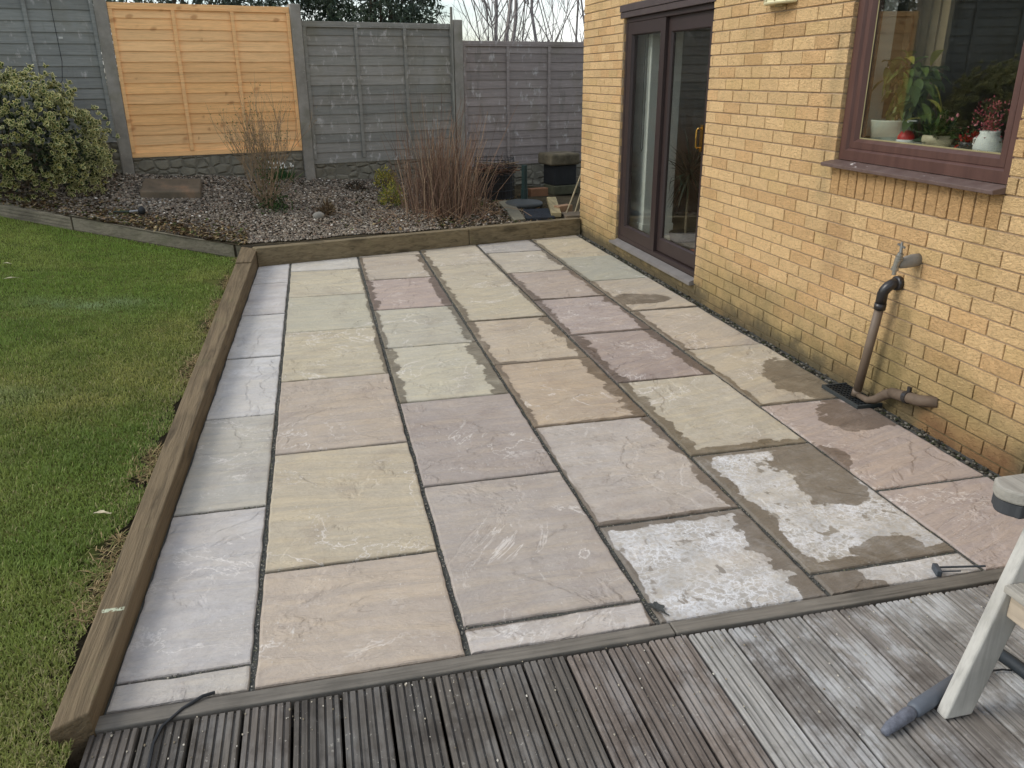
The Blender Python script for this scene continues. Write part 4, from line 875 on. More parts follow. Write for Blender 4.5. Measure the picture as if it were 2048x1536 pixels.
# trees beyond the fence
def evergreen(x, y, cx, cz, rx, ry, rz, n, label):
    t = empty('evergreen_tree', (x, y, .1), label, 'tree', 'evergreen trees beyond the fence')
    def tr(b):
        for i in range(7):
            a = random.uniform(0, 6.28); e = Vector((cx + rx * .6 * math.cos(a), y + ry * .5 * math.sin(a), cz + random.uniform(-.2, .8))); p = Vector((x + random.gauss(0, .12), y + random.gauss(0, .12), -.2)); b.tube([p, p.lerp(e, .5) + Vector((0, 0, .15)), e], [.055, .04, .015], 6, False)
    tubes_obj('trunk', bare_mat('tree_bark', (70, 62, 50), (98, 88, 74)), t, tr)
    nc = n // 9; d = unit(RNG.normal(0, 1, (nc, 3))); cc = np.array([cx, y, cz]) + d * RNG.uniform(.35, 1, (nc, 1)) ** .6 * [rx, ry, rz]
    dens = np.array([mnoise.noise(Vector(q) * 1.9) for q in cc]); cc = cc[dens > -.32]; P = np.repeat(cc, 9, 0) + RNG.normal(0, .05, (len(cc) * 9, 3)); k = len(P)
    D = unit(RNG.normal(0, .8, (k, 3)) + [0, 0, -.45])
    tone = np.repeat(RNG.uniform(.55, 1.25, (len(cc), 1)), 9, 0)
    leaves_np(P, D, RNG.uniform(.07, .14, k), .026, np.array([lin(62, 78, 62), lin(76, 90, 70), lin(92, 104, 84)])[RNG.integers(0, 3, k)] * tone, 'crown', M_leaf, t)
evergreen(-2.6, 12.6, -2.1, 2.75, 2.15, 1.1, 1.35, 30000, 'dense dark evergreen tree above the orange fence panel')
evergreen(.9, 12.7, .95, 2.85, 1.05, 1.0, 1.3, 20000, 'narrow leaved evergreen tree above the middle grey fence panel')
M_bark = bare_mat('bare_bark', (116, 110, 106), (158, 152, 148))
def bare_tree(x, y, h, r, label, lean=(0, 0), depth=4, spread=.42, n=1):
    t = empty('bare_tree', (x, y, -.2), label, 'tree', 'leafless trees beyond the fence')
    b = MB(); b2 = MB()
    for i in range(n):
        p = Vector((x + .12 * i, y, -.2)); grow(b, p, (lean[0] + random.gauss(0, .05) + .18 * i, lean[1], 1), h * .55, r, 0, spread, .3, seg=6, sides=7)
        for k in range(13):
            z = random.uniform(.28, 1.0); q = p + Vector((lean[0] + .18 * i, lean[1], 1)).normalized() * h * .55 * z; a = random.uniform(0, 6.28)
            grow(b2, q, (math.cos(a) * .6, math.sin(a) * .6, .8), h * random.uniform(.18, .34), r * .22, depth - 1, spread, .3, (2, 3))
    b.build('trunk', M_bark, t); b2.build('crown', M_bark, t)
bare_tree(2.95, 14.2, 7.5, .05, 'forked leafless tree rising left of the tallest bare trunk', (.02, 0), n=2)
bare_tree(3.45, 15.6, 8.0, .055, 'leafless tree with a steep straight trunk over the mauve panel', (-.04, 0))
bare_tree(4.38, 15.4, 8.0, .05, 'single leafless trunk standing clear in the open sky', (.01, 0))
bare_tree(5.05, 16.0, 7.0, .035, 'thin leafless tree closest to the house corner', (.03, 0), n=2)
def thicket(x, y, w_, h, n, label):
    t = empty('thorn_thicket', (x, y, 0), label, 'shrub', 'twiggy thickets beyond the fence'); b = MB()
    for i in range(n):
        p = Vector((x + random.uniform(-w_, w_), y + random.uniform(-.4, .4), .0)); k = h * (1 - .35 * abs(p.x - x) / w_)
        grow(b, p + Vector((0, 0, k * .45)), (random.gauss(0, .5), random.gauss(0, .4), 1), k * .38, .009, 3, .7, .0, (2, 3), None, 3, 3)
        b.tube([p, p + Vector((0, 0, k * .46))], [.014, .009], 4, False)
    b.build('stem', bare_mat('thicket_bark', (92, 84, 84), (128, 118, 118)), t)
thicket(2.75, 12.6, .55, 2.45, 42, 'tangled twiggy thicket just right of the lowest fence step')
thicket(4.15, 13.2, 1.0, 2.22, 46, 'low twiggy thicket showing above the mauve fence panel')

# ================================================================== THINGS ON THE BED
b = MB(); q = [Vector(bedp(-1.77, 8.99, 0)), Vector(bedp(-1.20, 9.12, 0)), Vector(bedp(-1.23, 9.56, 0)), Vector(bedp(-1.79, 9.40, 0))]
zt = [.075, .085, .075, .07]; b.hexa([p - Vector((0, 0, .03)) for p in q] + [p + Vector((0, 0, h)) for p, h in zip(q, zt)])
m = Mat('slab_mossy'); c = m.ramp(m.noise(4, 7, .65), (.3, lin(84, 78, 66)), (.55, lin(112, 100, 84)), (.75, lin(150, 118, 92))); M_sm = m.fin(c, .9, m.bump(m.noise(20, 6, .7), .7, .01), .2)
tag(b.build('stone_slab', M_sm, bevel=.018, seg=3), 'thick brown stone slab lying flat on the gravel', 'stone slab')
b = MB(); b.blob(bedp(-.02, 8.70, .026), (.062, .042, .042), 5, 3, rough=.1); tag(b.build('garden_stone', plain('stone_grey', lin(140, 136, 126), .85, .004, 60), smooth=True), 'smooth rounded grey stone resting on the gravel', 'stone')
sl_ = empty('garden_light', bedp(-1.70, 8.56), 'fallen black garden spike light lying on the gravel', 'garden light')
b = MB(); b.blob(bedp(-1.69, 8.545, .05), (.035, .035, .042), 3, 2, rough=.08); b.build('lamp_head', M_blk, sl_, smooth=True)
b = MB(); b.tube([bedp(-1.94, 8.52, .03), bedp(-1.80, 8.535, .035)], .009, 8); b.build('spike', plain('dark_green_rod', lin(52, 62, 54), .5), sl_)
b = MB(); b.tube([bedp(-1.80, 8.535, .035), bedp(-1.715, 8.545, .045)], .011, 8); b.build('collar', plain('collar_metal', lin(150, 150, 150), .4, metal=.6), sl_)
# junk corner
pb = empty('parasol_base', (2.34, 9.32, bed(2.34, 9.32)), 'round dark parasol base with its green tube standing empty', 'parasol base')
z0 = float(bed(2.34, 9.32)) + .03
b = MB(); b.lathe((2.34, 9.32, z0), [(0, -.03), (.225, -.03), (.225, .005), (.20, .022), (.12, .035), (.05, .045), (0, .046)], 28); b.build('base', plain('base_grey', lin(66, 70, 70), .6, .004, 30), pb, smooth=True)
b = MB(); b.tube([(2.36, 9.36, z0 + .03), (2.36, 9.36, z0 + .43)], .034, 14); b.tube([(2.36, 9.36, z0 + .03), (2.36, 9.36, z0 + .16)], .041, 14); b.build('tube', plain('base_green', lin(34, 52, 50), .4), pb)
mt = empty('floor_mat', bedp(2.37, 8.78), 'dark blue ribbed mat lying behind the far sleeper', 'mat')
b = MB(); c0 = [bedp(2.17, 8.52, .008), bedp(2.50, 8.56, .008), bedp(2.56, 9.04, .006), bedp(2.25, 9.00, .006)]; M_mat = plain('mat_rubber', lin(46, 52, 58), .7)
b.hexa([Vector(p) - Vector((0, 0, .012)) for p in c0] + [Vector(p) + Vector((0, 0, .012)) for p in c0]); b.build('backing', M_mat, mt)
b = MB()
for i in range(15):
    t_ = (i + .5) / 15; p = Vector(c0[0]).lerp(Vector(c0[3]), t_); q_ = Vector(c0[1]).lerp(Vector(c0[2]), t_); b.bar(p + Vector((0, 0, .016)), q_ + Vector((0, 0, .016)), .012, .009)
b.build('ribs', plain('mat_rib', lin(60, 66, 74), .6), mt)
b = MB(); c0 = [bedp(2.02, 8.46, 0), bedp(2.155, 8.50, 0), bedp(2.24, 9.5, 0), bedp(2.06, 9.46, 0)]; b.hexa([Vector(p) - Vector((0, 0, .04)) for p in c0] + [Vector(p) + Vector((0, 0, .028)) for p in c0])
tag(b.build('concrete_strip', plain('concrete_mossy', lin(112, 108, 92), .9, .006, 40), bevel=.006), 'narrow mossy concrete strip left of the ribbed mat', 'concrete block')
b = MB(); b.bar(bedp(2.53, 8.60, .035), bedp(2.73, 9.50, .05), .11, .05); tag(b.build('timber_offcut', wood('offcut_wood', lin(150, 138, 104), 'y', .3, .85, False), bevel=.004), 'short wooden plank lying right of the ribbed mat', 'plank')
b = MB(); b.obox(bedp(2.70, 10.02, .045), (FD, -FN, Vector((0, 0, 1))), (.125, .05, .05)); tag(b.build('loose_brick', plain('brick_red', lin(132, 96, 70), .9, .004, 50), bevel=.006), 'orange brick lying behind the parasol base', 'brick', 'loose bricks behind the house corner')
b = MB(); b.obox((2.70, 8.90, bed(2.7, 8.9) + .04), (Vector((.9, .4, 0)).normalized(), Vector((-.4, .9, 0)).normalized(), Vector((0, 0, 1))), (.10, .05, .045)); tag(b.build('loose_brick', plain('brick_tan', lin(146, 116, 88), .9, .004, 50), bevel=.006), 'tan brick lying at the foot of the leaning canes', 'brick', 'loose bricks behind the house corner')
b = MB(); b.obox((2.86, 8.66, .16), (Vector((1, 0, 0)), Vector((0, 1, 0)), Vector((0, 0, 1))), (.24, .14, .035)); tag(b.build('stone_offcut', M_sm, bevel=.008), 'grey stone offcut by the house corner behind the sleeper', 'stone')
for i, (x, y, tx, ty, h, lb) in enumerate(((2.69, 8.74, 2.87, 8.60, .62, 'leftmost of three canes leaning on the house corner'), (2.80, 8.76, 2.91, 8.60, .60, 'middle of three canes leaning on the house corner'), (2.86, 8.78, 2.95, 8.60, .50, 'rightmost of three canes leaning on the house corner'))):
    b = MB(); b.bar((x, y, .19), (tx, ty, .17 + h), .02, .014); tag(b.build('wooden_stake', M_cane, bevel=.002), lb, 'stake', 'stakes leaning on the house corner')
# box shaped black water butt with mossy lid on a stone block
wb = empty('storage_box', (3.10, 10.45, .2), 'black storage box with a mossy lid on a stone block', 'box')
ax = (FD, -FN, Vector((0, 0, 1)))
b = MB(); b.obox((3.09, 10.36, .43), ax, (.165, .15, .125)); b.build('body', M_blk, wb, bevel=.012)
b = MB(); b.obox((3.07, 10.35, .63), ax, (.215, .19, .073)); b.build('lid', plain('lid_mossy', lin(98, 90, 72), .95, .008, 30, var=.4), wb, bevel=.03, seg=3)
b = MB(); b.obox((3.10, 10.34, .245), ax, (.18, .15, .058)); tag(b.build('stone_block', plain('block_mossy', lin(84, 84, 66), .95, .008, 40, var=.3), bevel=.012), 'greenish stone block carrying the black storage box', 'block')
# wire basket of twigs
wk = empty('wire_basket', (2.10, 9.85, .25), 'black wire basket filled with twigs beside the red stems', 'basket')
b = MB()
for z in np.linspace(.25, .70, 6):
    rr = .24; b.tube([(2.10 + rr * math.cos(a), 9.82 + rr * math.sin(a), z) for a in np.linspace(0, 6.283, 21)], .0045, 5, False)
for a in np.linspace(0, 6.283, 33)[:-1]: b.tube([(2.10 + .24 * math.cos(a), 9.82 + .24 * math.sin(a), .24), (2.10 + .24 * math.cos(a), 9.82 + .24 * math.sin(a), .72)], .003, 4, False)
b.build('frame', M_blk, wk)
b = MB(); b.lathe((2.10, 9.82, .24), [(0, 0), (.22, 0), (.225, .30), (.0, .31)], 16); b.build('liner', plain('liner', lin(40, 38, 36), .8), wk)
tw = MB()
for i in range(120):
    a = random.uniform(0, 6.28); p = Vector((2.10 + random.uniform(-.2, .2), 9.82 + random.uniform(-.2, .2), .54 + random.uniform(0, .10))); L = random.uniform(.06, .18); tw.tube([p - Vector((L * math.cos(a), L * math.sin(a), .01)), p + Vector((L * math.cos(a), L * math.sin(a), random.uniform(-.02, .04)))], random.uniform(.003, .008), 4, False, lin(*random.choice([(96, 80, 66), (72, 60, 52), (130, 114, 90), (104, 78, 64)])))
tag(tw.build('twig_pile', vcol('twig', .85, .2)), 'heap of cut brown twigs filling the wire basket', 'twigs')

# ================================================================== HOUSE FITTINGS
M_pvc = plain('brown_pipe', lin(108, 94, 80), .5, var=.12); M_pblk = plain('black_pipe', lin(44, 42, 42), .3, spec=.5)
dp = empty('waste_pipe', (2.70, 3.44, 0), 'upright brown waste pipe with black elbow over the drain', 'pipe')
b = MB(); b.tube([(2.704, 3.395, .545), (2.695, 3.455, .06)], .0225, 16); b.tube([(2.695, 3.456, .065), (2.692, 3.462, .028)], .0225, 16); b.build('pipe', M_pvc, dp, smooth=True)
b = MB(); arc = [(2.80, 3.375, .655), (2.76, 3.377, .655)] + [(2.76 - .056 * math.sin(a), 3.377 + .016 * (1 - math.cos(a)), .599 + .056 * math.cos(a)) for a in np.linspace(.15, 1.5, 8)] + [(2.704, 3.395, .545)]
b.tube(arc, .0265, 16); b.tube([(2.704, 3.3945, .552), (2.7035, 3.397, .520)], .029, 16); b.lathe((2.776, 3.376, .655), [(.026, 0), (.038, .0), (.036, -.02), (.026, -.022)], 14, axis=(1, 0, 0)); b.build('elbow', M_pblk, dp, smooth=True)
d2 = empty('drain_outlet', (2.74, 3.2, .1), 'dirty brown bent pipe entering the wall beside the drain', 'pipe')
b = MB(); b.tube([(2.79, 2.99, .165), (2.745, 3.06, .150), (2.735, 3.16, .135), (2.735, 3.25, .120)], [.028, .028, .028, .027], 14); b.tube([(2.735, 3.24, .122), (2.732, 3.28, .10), (2.715, 3.33, .055), (2.70, 3.37, .035), (2.695, 3.44, .036)], [.026, .026, .022, .018, .014], 12); b.build('pipe', plain('pipe_dirty', lin(100, 86, 72), .75, .003, 50, var=.25), d2, smooth=True)
b = MB(); b.tube([(2.738, 3.125, .140), (2.738, 3.150, .137)], .032, 14); b.obox((2.74, 3.135, .178), ((1, 0, 0), (0, 1, 0), (0, 0, 1)), (.006, .010, .016)); b.build('clip', M_pblk, d2)
gr = empty('gully_grate', (2.70, 3.5, 0), 'square black drain grate beneath the waste pipe', 'drain grate')
b = MB(); gx0, gx1, gy0, gy1, gz = 2.625, 2.776, 3.345, 3.665, .018
for i in range(13): yy = gy0 + .012 + (gy1 - gy0 - .024) * i / 12; b.box((gx0 + .01, yy - .004, .006), (gx1 - .004, yy + .004, gz))
for i in range(7): xx = gx0 + .012 + (gx1 - gx0 - .02) * i / 6; b.box((xx - .004, gy0 + .01, .004), (xx + .004, gy1 - .01, gz - .002))
b.build('bars', plain('grate_black', lin(34, 38, 40), .5), gr)
b = MB(); b.box((gx0, gy0, .0), (gx0 + .014, gy1, gz + .003)); b.box((gx0 + .0145, gy0, .0), (gx1, gy0 + .014, gz + .002)); b.box((gx0 + .0145, gy1 - .014, .0), (gx1, gy1, gz + .002)); b.box((gx0 + .005, gy0 + .005, -.002), (gx1 - .002, gy1 - .005, .003)); b.build('frame', plain('grate_frame', lin(52, 56, 56), .6), gr, bevel=.002)
tp_ = empty('garden_tap', (2.72, 3.28, .79), 'old outdoor tap on a lagged pipe against the brick wall', 'tap')
b = MB(); b.tube([(2.785, 3.275, .795), (2.745, 3.278, .790), (2.705, 3.28, .782), (2.672, 3.282, .778)], [.030, .031, .028, .022], 14); b.build('lagging', plain('lagging_grey', lin(138, 134, 124), .9, .006, 60, var=.2), tp_, smooth=True)
b = MB(); b.tube([(2.664, 3.262, .835), (2.660, 3.268, .80), (2.655, 3.272, .765)], [.013, .016, .013], 12); b.tube([(2.655, 3.272, .768), (2.655, 3.272, .750)], [.017, .017], 12); b.tube([(2.655, 3.272, .75), (2.654, 3.273, .728)], .010, 12)
for z in (.82, .808, .796): b.tube([(2.663, 3.265, z), (2.662, 3.266, z + .005)], .019, 12)
b.build('body', plain('tap_metal', lin(150, 148, 140), .45, metal=.7, var=.2), tp_)
b = MB(); b.tube([(2.664, 3.262, .835), (2.668, 3.270, .885)], [.008, .006], 8); b.bar((2.668, 3.245, .862), (2.668, 3.295, .872), .008, .008); b.build('handle', plain('tap_handle', lin(132, 132, 128), .5, metal=.6), tp_)
b = MB(); b.box((WX - .003, 3.60, .655), (WX + .01, 3.72, .715)); 
wl = empty('wall_lamp', (2.70, 4.73, 2.05), 'cream half shade wall lamp above the brick wall', 'lamp')
b = MB(); n = 15; vs = []
for z, r in ((2.018, .150), (2.026, .158), (2.034, .15), (2.30, .145)):
    for i in range(n + 1): a = math.pi * i / n; vs.append((WX - .006 - r * .55 * math.sin(a), 4.74 + r * math.cos(a), z))
fs = [(k * (n + 1) + i, k * (n + 1) + i + 1, (k + 1) * (n + 1) + i + 1, (k + 1) * (n + 1) + i) for k in range(3) for i in range(n)] + [tuple(range(n + 1))[::-1]]
b.add(vs, fs); b.build('shade', plain('lamp_cream', lin(216, 208, 168), .5, var=.06), wl)
b = MB()
for i in (3, 6, 9, 12): a = math.pi * i / 15; b.bar((WX - .008 - .084 * math.sin(a), 4.74 + .152 * math.cos(a), 2.03), (WX - .008 - .081 * math.sin(a), 4.74 + .147 * math.cos(a), 2.30), .006, .006)
b.box((WX - .03, 4.70, 2.006), (WX - .002, 4.78, 2.017)); b.build('rib', plain('lamp_metal', lin(172, 160, 124), .4, metal=.5), wl)

# ================================================================== ON THE WINDOW SILL AND INDOORS
def pot(name, x, y, z, prof, mat, parent): b = MB(); b.lathe((x, y, z), prof, 26); return b.build(name, mat, parent, smooth=True)
SZ = 1.296; PX = 2.985
t = empty('potted_plant', (PX, 3.87, SZ), 'leafy green plant in a large pale pot on the window sill', 'potted plant')
pot('pot', PX, 3.875, SZ, [(0, 0), (.098, 0), (.112, .10), (.114, .106), (.106, .108), (.102, .085), (0, .08)], plain('pot_pale', lin(196, 200, 186), .5, var=.04), t)
b = MB(); ends = []
for i in range(8):
    a = random.uniform(0, 6.28); e = Vector((PX + .03 * math.cos(a), 3.84 + .12 * math.cos(a * 1.7) - .02, SZ + random.uniform(.26, .42))); p = Vector((PX + .03 * math.cos(a), 3.87 + .03 * math.sin(a), SZ + .08)); b.tube([p, p.lerp(e, .5) + Vector((0, .012, .01)), e], [.006, .005, .003], 6); ends.append(e)
b.build('stem', bare_mat('house_stem', (120, 110, 72), (146, 132, 92)), t)
n = 120; E_ = np.array([e[:] for e in ends])[RNG.integers(0, 8, n)]; zz_ = RNG.uniform(-.16, .06, n); P = E_ + np.stack([RNG.normal(0, .02, n), RNG.normal(0, .05, n), zz_], 1); D = unit(np.stack([RNG.normal(-.15, .5, n), RNG.normal(-.1, .9, n), RNG.normal(-.25, .55, n)], 1))
P[:, 0] = np.clip(P[:, 0], 2.90, 3.1); D[:, 0] = np.clip(D[:, 0], -.3, .8)
curved_leaves(P, unit(D), RNG.uniform(.08, .14, n), RNG.uniform(.035, .055, n), np.array([lin(96, 116, 58), lin(112, 130, 66), lin(78, 96, 50), lin(190, 184, 90)])[RNG.choice(4, n, p=[.42, .32, .21, .05])], 'foliage', M_leaf, t)
t = empty('soap_dispenser', (2.93, 3.69, SZ), 'red and white soap bottle with a chrome pump on the sill', 'bottle')
b = MB(); b.lathe((2.93, 3.69, SZ), [(0, 0), (.042, 0), (.044, .018), (.042, .022)], 20); b.build('base', M_white, t, smooth=True)
b = MB(); b.lathe((2.93, 3.69, SZ), [(.041, .022), (.040, .038), (.026, .060), (.012, .066), (0, .067)], 20); b.build('body', plain('red_plastic', lin(186, 40, 36), .35), t, smooth=True)
b = MB(); b.tube([(2.93, 3.69, SZ + .06), (2.93, 3.69, SZ + .115)], .007, 10); b.tube([(2.93, 3.69, SZ + .112), (2.93, 3.63, SZ + .112)], .004, 8); b.build('pump', plain('chrome', lin(186, 186, 182), .35, metal=.3), t)
t = empty('potted_cyclamen', (2.95, 3.50, SZ), 'small green plant with pink buds in a cream pot', 'potted plant')
pot('pot', 2.95, 3.49, SZ, [(0, 0), (.058, 0), (.072, .03), (.070, .052), (.062, .055), (0, .05)], plain('pot_cream', lin(206, 192, 160), .4), t)
n = 110; P = np.array([2.95, 3.49, SZ + .05]) + RNG.normal(0, .012, (n, 3)); D = unit(RNG.normal(0, .7, (n, 3)) + [0, 0, .75]); leaves_np(P, D, RNG.uniform(.05, .13, n), .034, np.array([lin(52, 74, 38), lin(70, 92, 44)])[RNG.integers(0, 2, n)], 'foliage', M_leaf, t)
b = MB()
for i in range(9): b.blob((2.95 + random.gauss(0, .02), 3.45 + random.gauss(0, .02), SZ + .135 + random.gauss(0, .012)), (.008, .008, .010), i, 1)
b.build('blossom', plain('pink', lin(206, 128, 138), .6), t)
t = empty('potted_heather', (2.95, 3.16, SZ), 'white jug planted with pink heather at the window edge', 'potted plant')
pot('jug', 2.945, 3.165, SZ, [(0, 0), (.054, 0), (.060, .02), (.050, .062), (.040, .080), (.044, .092), (.038, .093), (.030, .07), (0, .06)], M_white, t)
b = MB(); b.tube([(2.945, 3.225, SZ + .022), (2.945, 3.252, SZ + .03), (2.945, 3.252, SZ + .055), (2.945, 3.222, SZ + .058)], .006, 8); b.build('jug_handle', M_white, t, smooth=True)
n = 420; D = unit(RNG.normal(0, .5, (n, 3)) + [0, .15, .7]); P = np.array([2.945, 3.165, SZ + .08]) + D * RNG.uniform(.02, .155, (n, 1)) * [.5, 1, 1]; leaves_np(P, unit(D + RNG.normal(0, .5, (n, 3))), .014, .007, np.array([lin(196, 96, 110), lin(168, 72, 86), lin(92, 92, 62), lin(216, 140, 146)])[RNG.integers(0, 4, n)], 'foliage', M_leafd, t)
t = empty('potted_kalanchoe', (2.96, 3.29, SZ), 'low plant with red flowers between cream pot and jug', 'potted plant')
pot('pot', 2.965, 3.30, SZ, [(0, 0), (.036, 0), (.046, .035), (.040, .036), (0, .03)], plain('pot_dark', lin(60, 56, 54), .3), t)
n = 160; D = unit(RNG.normal(0, .6, (n, 3)) + [0, 0, .7]); P = np.array([2.965, 3.30, SZ + .03]) + D * RNG.uniform(.0, .05, (n, 1)); leaves_np(P, D, .018, .012, np.array([lin(60, 80, 44), lin(190, 66, 54), lin(170, 50, 44)])[RNG.integers(0, 3, n)], 'foliage', M_leafd, t)
b = MB(); b.lathe((3.05, 3.36, SZ + .060), [(0, .006), (.050, .004), (.058, .010), (.058, .002), (.050, -.004), (0, -.006)], 24, axis=(-.8, .35, .5)); tag(b.build('glass_plate', plain('plate_dark', lin(24, 24, 26), .08, spec=.8)), 'glossy black round plate propped behind the red flowers', 'plate')
# behind the patio door
t = empty('dragon_tree', (3.15, 6.30, .2), 'spiky dragon plant in a pot behind the patio door', 'potted plant')
HX, HY, HZ = 3.05, 6.42, .86
pot('pot', HX, HY, .2, [(0, 0), (.11, 0), (.14, .16), (.13, .17), (.125, .13), (0, .12)], plain('pot_brown', lin(70, 60, 52), .5), t)
b = MB(); b.tube([(HX, HY, .3), (HX, HY, HZ)], .011, 8); b.build('stem', bare_mat('cane_stem', (110, 98, 80), (140, 126, 104)), t)
n = 95; D = unit(RNG.normal(0, 1, (n, 3)) + [0, 0, .05]); r_ = unit(np.cross(D, [0, 0, 1.0])); L = RNG.uniform(.24, .42, n)[:, None]; P = np.array([HX, HY, HZ]) + [0, 0, .03] * RNG.normal(0, 1, (n, 1))
V = np.stack([P - r_ * .006, P + r_ * .006, P + D * L * .55 + r_ * .008 - [0, 0, .015], P + D * L * .55 - r_ * .008 - [0, 0, .015], P + D * L - [0, 0, .07]], 1); V[..., 0] = np.maximum(V[..., 0], 2.89); i = np.arange(n)[:, None] * 5
np_mesh('foliage', V.reshape(-1, 3), np.concatenate([i + [0, 1, 2], i + [0, 2, 3], i + [3, 2, 4]], 0), M_leaf, np.tile(np.array(lin(40, 56, 40)), (n * 5, 1)), t)
b = MB(); b.box((3.45, 5.75, .2), (3.85, 6.15, .44)); tag(b.build('cardboard_box', plain('card', lin(150, 120, 84), .8), bevel=.003), 'brown cardboard box on the floor behind the patio door', 'box')
b = MB(); b.lathe((3.75, 5.85, .442), [(0, 0), (.26, 0), (.28, .10), (.2, .2), (0, .22)], 20); tag(b.build('cushion', plain('cushion_olive', lin(108, 100, 70), .9), smooth=True), 'olive cushion lying on the cardboard box indoors', 'cushion')
b = MB(); b.box((2.93, 5.70, .201), (3.35, 6.25, .25)); tag(b.build('folded_mat', plain('red_cloth', lin(150, 70, 56), .9), bevel=.01), 'folded red mat on the floor just inside the door', 'mat')

# ================================================================== CHAIR AND THINGS ON DECK AND SLABS
M_ch = wood('chair_wood', lin(188, 186, 178), 'z', .12, .75, False, stain=lin(150, 146, 134), dark=.75, stain_amt=.35)
M_chy = wood('chair_slat_wood', lin(160, 156, 146), 'y', .25, .8, False, stain=lin(128, 122, 114), dark=.6)
chair = empty('garden_chair', (1.85, 1.1, .005), 'weathered pale wooden garden chair standing on the deck', 'chair')
def leg(y0, y1, x0, x1, top, wx=.088):
    b = MB(); b.hexa([(x0, y0, .006), (x0 + wx, y0, .006), (x0 + wx, y1, .006), (x0, y1, .006), (x1, y0, top), (x1 + wx, y0, top), (x1 + wx, y1, top), (x1, y1, top)]); return b.build('leg', M_ch, chair, bevel=.007, seg=3)
leg(1.385, 1.422, 1.512, 1.662, .603); leg(.79, .827, 1.512, 1.662, .603); leg(1.385, 1.422, 2.16, 2.03, .603); leg(.79, .827, 2.16, 2.03, .603)
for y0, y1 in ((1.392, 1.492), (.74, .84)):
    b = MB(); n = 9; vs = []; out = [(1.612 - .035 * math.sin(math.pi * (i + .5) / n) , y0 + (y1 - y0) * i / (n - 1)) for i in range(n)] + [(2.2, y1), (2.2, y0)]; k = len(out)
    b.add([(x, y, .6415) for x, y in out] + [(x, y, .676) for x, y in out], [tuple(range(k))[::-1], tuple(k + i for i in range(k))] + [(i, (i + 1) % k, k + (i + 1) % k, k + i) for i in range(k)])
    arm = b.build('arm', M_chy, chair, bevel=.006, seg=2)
    b = MB(); ik = [(1.60 + (x - 1.60) * .97 if x > 1.6 else x + .006, y0 + .004 + (y - y0) * .92) for x, y in out]; b.add([(x, y, .604) for x, y in ik] + [(x, y, .6405) for x, y in ik], [tuple(range(k))[::-1], tuple(k + i for i in range(k))] + [(i, (i + 1) % k, k + (i + 1) % k, k + i) for i in range(k)]); b.build('arm_underside', plain('arm_dark_grey', lin(66, 68, 70), .8), arm, bevel=.004)  # lower layer of the arm, dark grey beneath the paler top
b = MB()
for i in range(8):
    xs = 1.598 + i * .062; z = .405 - i * .004
    b.box((xs, .83, z), (xs + .054, 1.384, z + .018))
    for g_ in range(3): b.box((xs + .008 + g_ * .016, .832, z + .0185), (xs + .015 + g_ * .016, 1.382, z + .0205))
b.build('seat', M_chy, chair, bevel=.002)
b = MB(); b.box((1.625, .828, .325), (1.655, 1.384, .402)); b.box((1.656, 1.352, .33), (2.12, 1.384, .398)); b.box((1.656, .828, .33), (2.12, .86, .398)); b.build('seat_rail', wood('rail_wood', lin(190, 176, 156), 'y', .15, .75, False, dark=.7), chair, bevel=.004)
b = MB()
for i in range(7): yy = .845 + i * .078; b.hexa([(2.10, yy, .42), (2.12, yy, .42), (2.12, yy + .06, .42), (2.10, yy + .06, .42), (2.28, yy, 1.0), (2.30, yy, 1.0), (2.30, yy + .06, 1.0), (2.28, yy + .06, 1.0)])
b.build('backrest', M_chy, chair, bevel=.003)
# grey plastic rod and black handle on the boards
rod = empty('plastic_rod', (1.45, 1.43, .02), 'blue grey plastic rod lying on deck against the chair leg', 'rod')
b = MB(); b.tube([(1.318, 1.377, .018), (1.345, 1.388, .021), (1.42, 1.414, .024), (1.435, 1.419, .024)], [.011, .016, .019, .015], 12); b.build('tip', plain('rod_scuffed', lin(104, 108, 118), .6, var=.4, bs=220), rod, smooth=True)
b = MB(); b.tube([(1.437, 1.420, .024), (1.445, 1.423, .025), (1.72, 1.515, .028)], [.017, .022, .022], 12); b.build('sleeve', plain('rod_grey', lin(92, 98, 106), .5), rod, smooth=True)
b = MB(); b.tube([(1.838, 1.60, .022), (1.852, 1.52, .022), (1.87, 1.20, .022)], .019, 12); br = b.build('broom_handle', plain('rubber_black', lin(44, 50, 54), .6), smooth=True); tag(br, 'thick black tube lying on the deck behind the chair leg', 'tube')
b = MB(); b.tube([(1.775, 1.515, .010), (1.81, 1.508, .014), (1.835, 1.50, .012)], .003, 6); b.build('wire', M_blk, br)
M_scr = plain('scraper_grey', lin(66, 72, 78), .6, var=.3)
sc_ = empty('scraper', (2.0, 1.98, .01), 'small black scraper lying on the slab at deck edge', 'scraper')
b = MB(); b.obox((1.982, 1.985, .014), (Vector((.35, .94, 0)), Vector((-.94, .35, 0)), Vector((0, 0, 1))), (.026, .009, .012)); b.build('head', M_scr, sc_, bevel=.003)
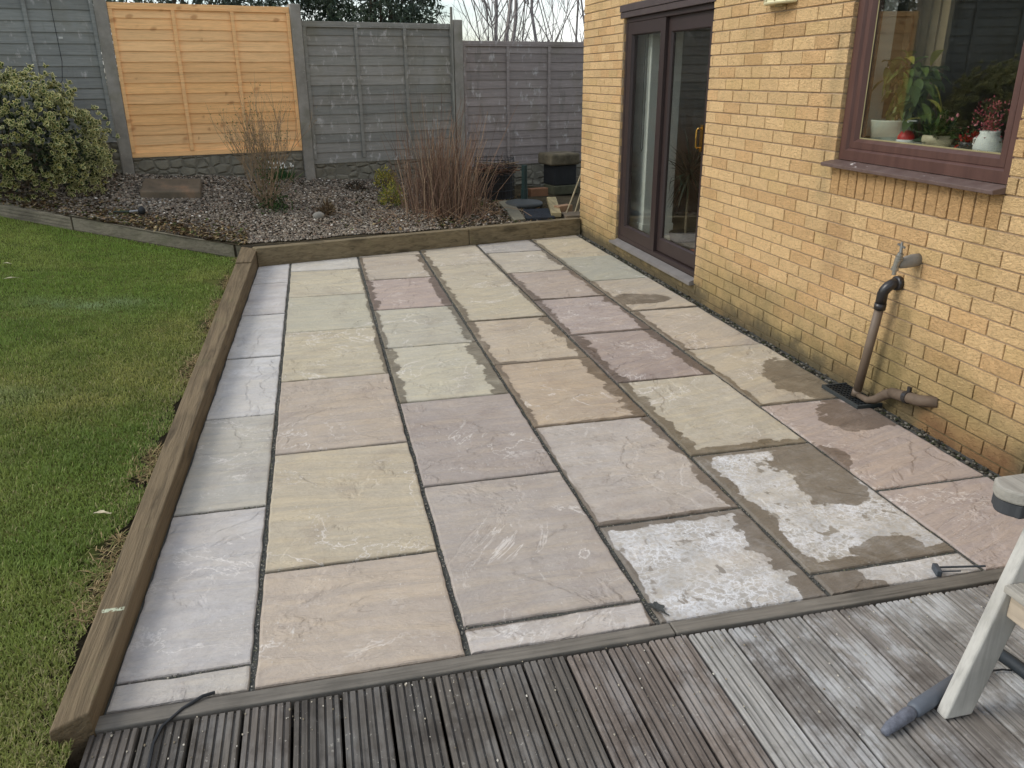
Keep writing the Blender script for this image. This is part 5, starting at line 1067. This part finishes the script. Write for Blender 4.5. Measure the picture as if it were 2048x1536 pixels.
b = MB(); b.tube([(1.992, 1.995, .016), (2.16, 1.962, .016)], .0038, 6); b.tube([(1.99, 1.975, .012), (2.06, 1.962, .012)], .0025, 6); b.build('rod', M_scr, sc_)
b = MB(); b.tube([(-.41, 1.958, .013), (-.44, 1.945, .018), (-.49, 1.915, .012), (-.535, 1.86, .010), (-.548, 1.80, .011), (-.545, 1.70, .012)], .0048, 6); tag(b.build('cable', M_blk), 'short black cable curling over the deck edge onto the boards', 'cable')
def leaf_shape(name, x, y, z, L, W, ang, mat, label, lobes=3):
    b = MB(); n = 22; vs = [(x, y, z)]
    for i in range(n):
        t_ = 2 * math.pi * i / n; rr = 1 + .22 * math.cos(lobes * 2 * t_); u_, v_ = L / 2 * math.cos(t_) * rr, W / 2 * math.sin(t_) * rr; vs.append((x + u_ * math.cos(ang) - v_ * math.sin(ang), y + u_ * math.sin(ang) + v_ * math.cos(ang), z + .006 * abs(math.sin(t_)) + .002))
    vs += [(x + (L * .5) * math.cos(ang), y + L * .5 * math.sin(ang), z + .002), (x + L * .85 * math.cos(ang), y + L * .85 * math.sin(ang), z + .001), (x + L * .85 * math.cos(ang) - .004, y + L * .85 * math.sin(ang) - .004, z + .001), (x + L * .5 * math.cos(ang) - .006, y + L * .5 * math.sin(ang) - .006, z + .002)]
    b.add(vs, [(0, 1 + i, 1 + (i + 1) % n) for i in range(n)] + [(n + 1, n + 2, n + 3, n + 4)]); return tag(b.build(name, mat), label, 'leaf')
M_dl = plain('leaf_dark', lin(62, 64, 62), .6, var=.3, bs=60)
leaf_shape('fallen_leaf', .955, 2.03, .003, .06, .042, -1.0, M_dl, 'dark wet leaf lying on the whitish slab near the deck')
pl_ = plain('leaf_pale', lin(186, 176, 148), .7)
for x, y, l, lb in ((-2.28, 6.55, .07, 'pale curled leaf on the lawn, the longer of two close together'), (-2.42, 6.95, .05, 'pale leaf on the lawn behind the longer pale leaf'), (-.93, 3.03, .05, 'pale pinkish leaf on grass beside the long sleeper')):
    leaf_shape('fallen_leaf', x, y, float(lawn_z(x, y)) + .022, l, l * .4, random.uniform(-.4, .4), pl_, lb, 2)
